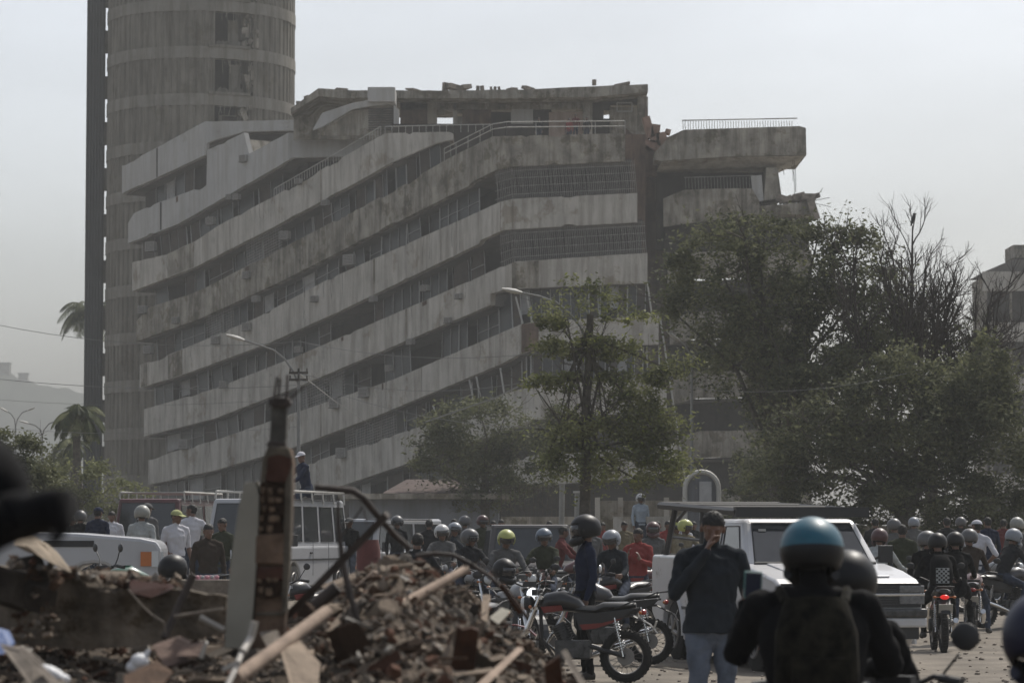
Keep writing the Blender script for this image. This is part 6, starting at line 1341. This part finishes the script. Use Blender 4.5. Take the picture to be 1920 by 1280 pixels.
for y0, y1, x0, x1, m in ((850,905,500,546,mat('red_clay_block', (.06,.030,.022), .93, var=.35, scale=8, bump=.01)), (1062,1088,482,538,mat('red_clay_block', (.06,.030,.022))), (1000,1058,480,541,M_clay)):
    part('clay_block', m, [PR([(x0,y0+3,Yc-.004),(x1,y0,Yc-.004),(x1-1,y1,Yc-.004),(x0-2,y1-2,Yc-.004)], .02)], bevel=.006)
holes = []
for (y, n) in ((914,3),(931,3),(949,2),(966,3),(985,2),(1084,3),(1101,2)):
    for k in range(n): x0 = 489 - (y - 914) * .04 + k * 15 + rr.uniform(-3, 3); w_ = rr.uniform(8, 13); h_ = rr.uniform(7, 13); holes.append((x0, y + rr.uniform(-2, 3), w_, h_))
part('cell_mortar', mat('pale_mortar', (.135,.095,.065), .95, var=.5, scale=12, bump=.006), [PR([(x + rr.uniform(-1,1),y,Yc-.008),(x + w_,y + rr.uniform(-1.5,1.5),Yc-.008),(x + w_ + rr.uniform(-2,2),y + h_,Yc-.008),(x + w_ * .4,y + h_ + rr.uniform(-1,3),Yc-.008),(x,y + h_ - 1,Yc-.008)], .03) for x, y, w_, h_ in holes], bevel=.004)
part('cell_shade_plates', mat('shadowed_clay_cells', (.035,.022,.015), .96, var=.6, scale=14, bump=.01), [PR([(487,908,Yc+.006),(500,904,Yc+.006),(531,910,Yc+.006),(534,960,Yc+.006),(529,1000,Yc+.006),(498,1006,Yc+.006),(485,996,Yc+.006),(488,950,Yc+.006)], .014), PR([(482,1080,Yc+.006),(527,1076,Yc+.006),(525,1116,Yc+.006),(500,1122,Yc+.006),(481,1114,Yc+.006)], .014)])  # flat dark plates, the shade inside the clay cells put into colour
for k in range(9):
    y = 860 + k * 36; part('mortar_joint', mat('crumbly_mortar', (.10,.085,.066), .96, var=.4, scale=8, bump=.012), [PR([(492 - k * 1.5, y, Yc + .012), (545 - k * 1.2, y - 2 + rr.uniform(-2, 2), Yc + .012), (544 - k * 1.2, y + 4, Yc + .012), (520, y + 6, Yc + .012), (491 - k * 1.5, y + 5, Yc + .012)], .02)], bevel=.002)
part('mortar_edge', mat('crumbly_mortar', (.10,.085,.066), .96, var=.4, scale=8, bump=.012), [PR([(487,905,Yc-.006),(492,862,Yc-.006),(502,836,Yc-.006),(540,838,Yc-.006),(548,860,Yc-.006),(520,852,Yc-.006),(503,858,Yc-.006),(497,905,Yc-.006)], .1), PR([(534,905,Yc-.006),(548,870,Yc-.006),(546,940,Yc-.006),(543,1060,Yc-.006),(536,1150,Yc-.006),(528,1150,Yc-.006)], .1)], bevel=.006)
part('concrete_stub', mat('grey_concrete_stub', (.07,.066,.058), .95, var=.35, scale=9, bump=.012), [PR([(503,848,Yc+.03),(507,800,Yc+.03),(508,750,Yc+.03),(538,750,Yc+.03),(537,800,Yc+.03),(535,848,Yc+.03)], .07)], bevel=.005)
part('stub_cap', M_iron, [PR([(504,760,Yc+.02),(503,747,Yc+.02),(520,744,Yc+.02),(541,746,Yc+.02),(546,756,Yc+.02),(540,764,Yc+.02),(515,763,Yc+.02)], .09), PR([(498,836,Yc+.02),(503,826,Yc+.02),(536,828,Yc+.02),(536,842,Yc+.02)], .08)], bevel=.004)
for k, pts in enumerate(([(513,760,Yc),(516,730,Yc),(520,706,Yc)], [(520,760,Yc+.05),(523,735,Yc+.05),(525,710,Yc+.05)], [(537,760,Yc),(538,730,Yc),(539,702,Yc)], [(540,752,Yc+.04),(551,741,Yc+.04),(568,726,Yc+.04)])):
    part('rebar', M_iron, [T(pts, .0055 if k < 3 else .004, 6)])
# pink and white bundle, black ball-shaped helmet beside the green motorcycle
bx = thing('bundle', P(387, 1095, 27), 'bundle of pink and white packets standing behind the slab left of the column', 'bundle'); L0 = P(387, 1095, 27)
mb = MB(); mb.box(L0 + Vector((0, 0, -.02)), (.22, .16, .15), Matrix.Rotation(.25, 3, 'Z')); mb.build('wrap', mat('dusty_pink_wrap', (.32,.16,.18), .5, var=.3, scale=14), bx, L0, bevel=.02)
for i in range(5):
    for j in range(4):
        mb = MB(); q = L0 + Matrix.Rotation(.25, 3, 'Z') @ Vector((-.09 + i * .045, -.06 + j * .04, .065)); mb.ell(q, (.018, .016, .018), 8, 6); mb.build('packet', M_curt if (i + j) % 2 else mat('pink_packet', (.5,.22,.26), .4), bx, L0, smooth=True)
mb = MB(); mb.box(P(387, 1180, 27), (.5, .3, .9)); tag(mb.build('crate_stack', M_wd, None, bevel=.01), 'wooden box that carries the pink and white bundle', 'box')
h = helmet('full', 'black', 'dark'); h.location = P(326, 1068, 27.5) - Vector((0, 0, .02)); h.scale = (.9,) * 3; tag(h, 'black helmet resting behind the slab between the green motorcycle and the pink bundle', 'helmet'); h.rotation_euler = (0, 0, 2.4)
mb = MB(); mb.box(P(326, 1170, 27.5) , (.4, .3, .76)); tag(mb.build('crate_stack', M_in2, None, bevel=.01), 'dark box under the black helmet behind the slab', 'box')
# ---------------------------------------------------------------- haze
mb = MB(); mb.box((0, 850, 39), (1500, 1900, 82)); hz = mb.build('haze', [])
hm = bpy.data.materials.new('dust_haze'); hm.use_nodes = True; t = hm.node_tree; t.nodes.clear()
o_ = t.nodes.new('ShaderNodeOutputMaterial'); pv = t.nodes.new('ShaderNodeVolumePrincipled')
pv.inputs['Density'].default_value = .00098; pv.inputs['Color'].default_value = (.50, .51, .505, 1); pv.inputs['Anisotropy'].default_value = .1
t.links.new(pv.outputs[0], o_.inputs['Volume']); hz.data.materials.append(hm); tag(hz, kind='stuff')
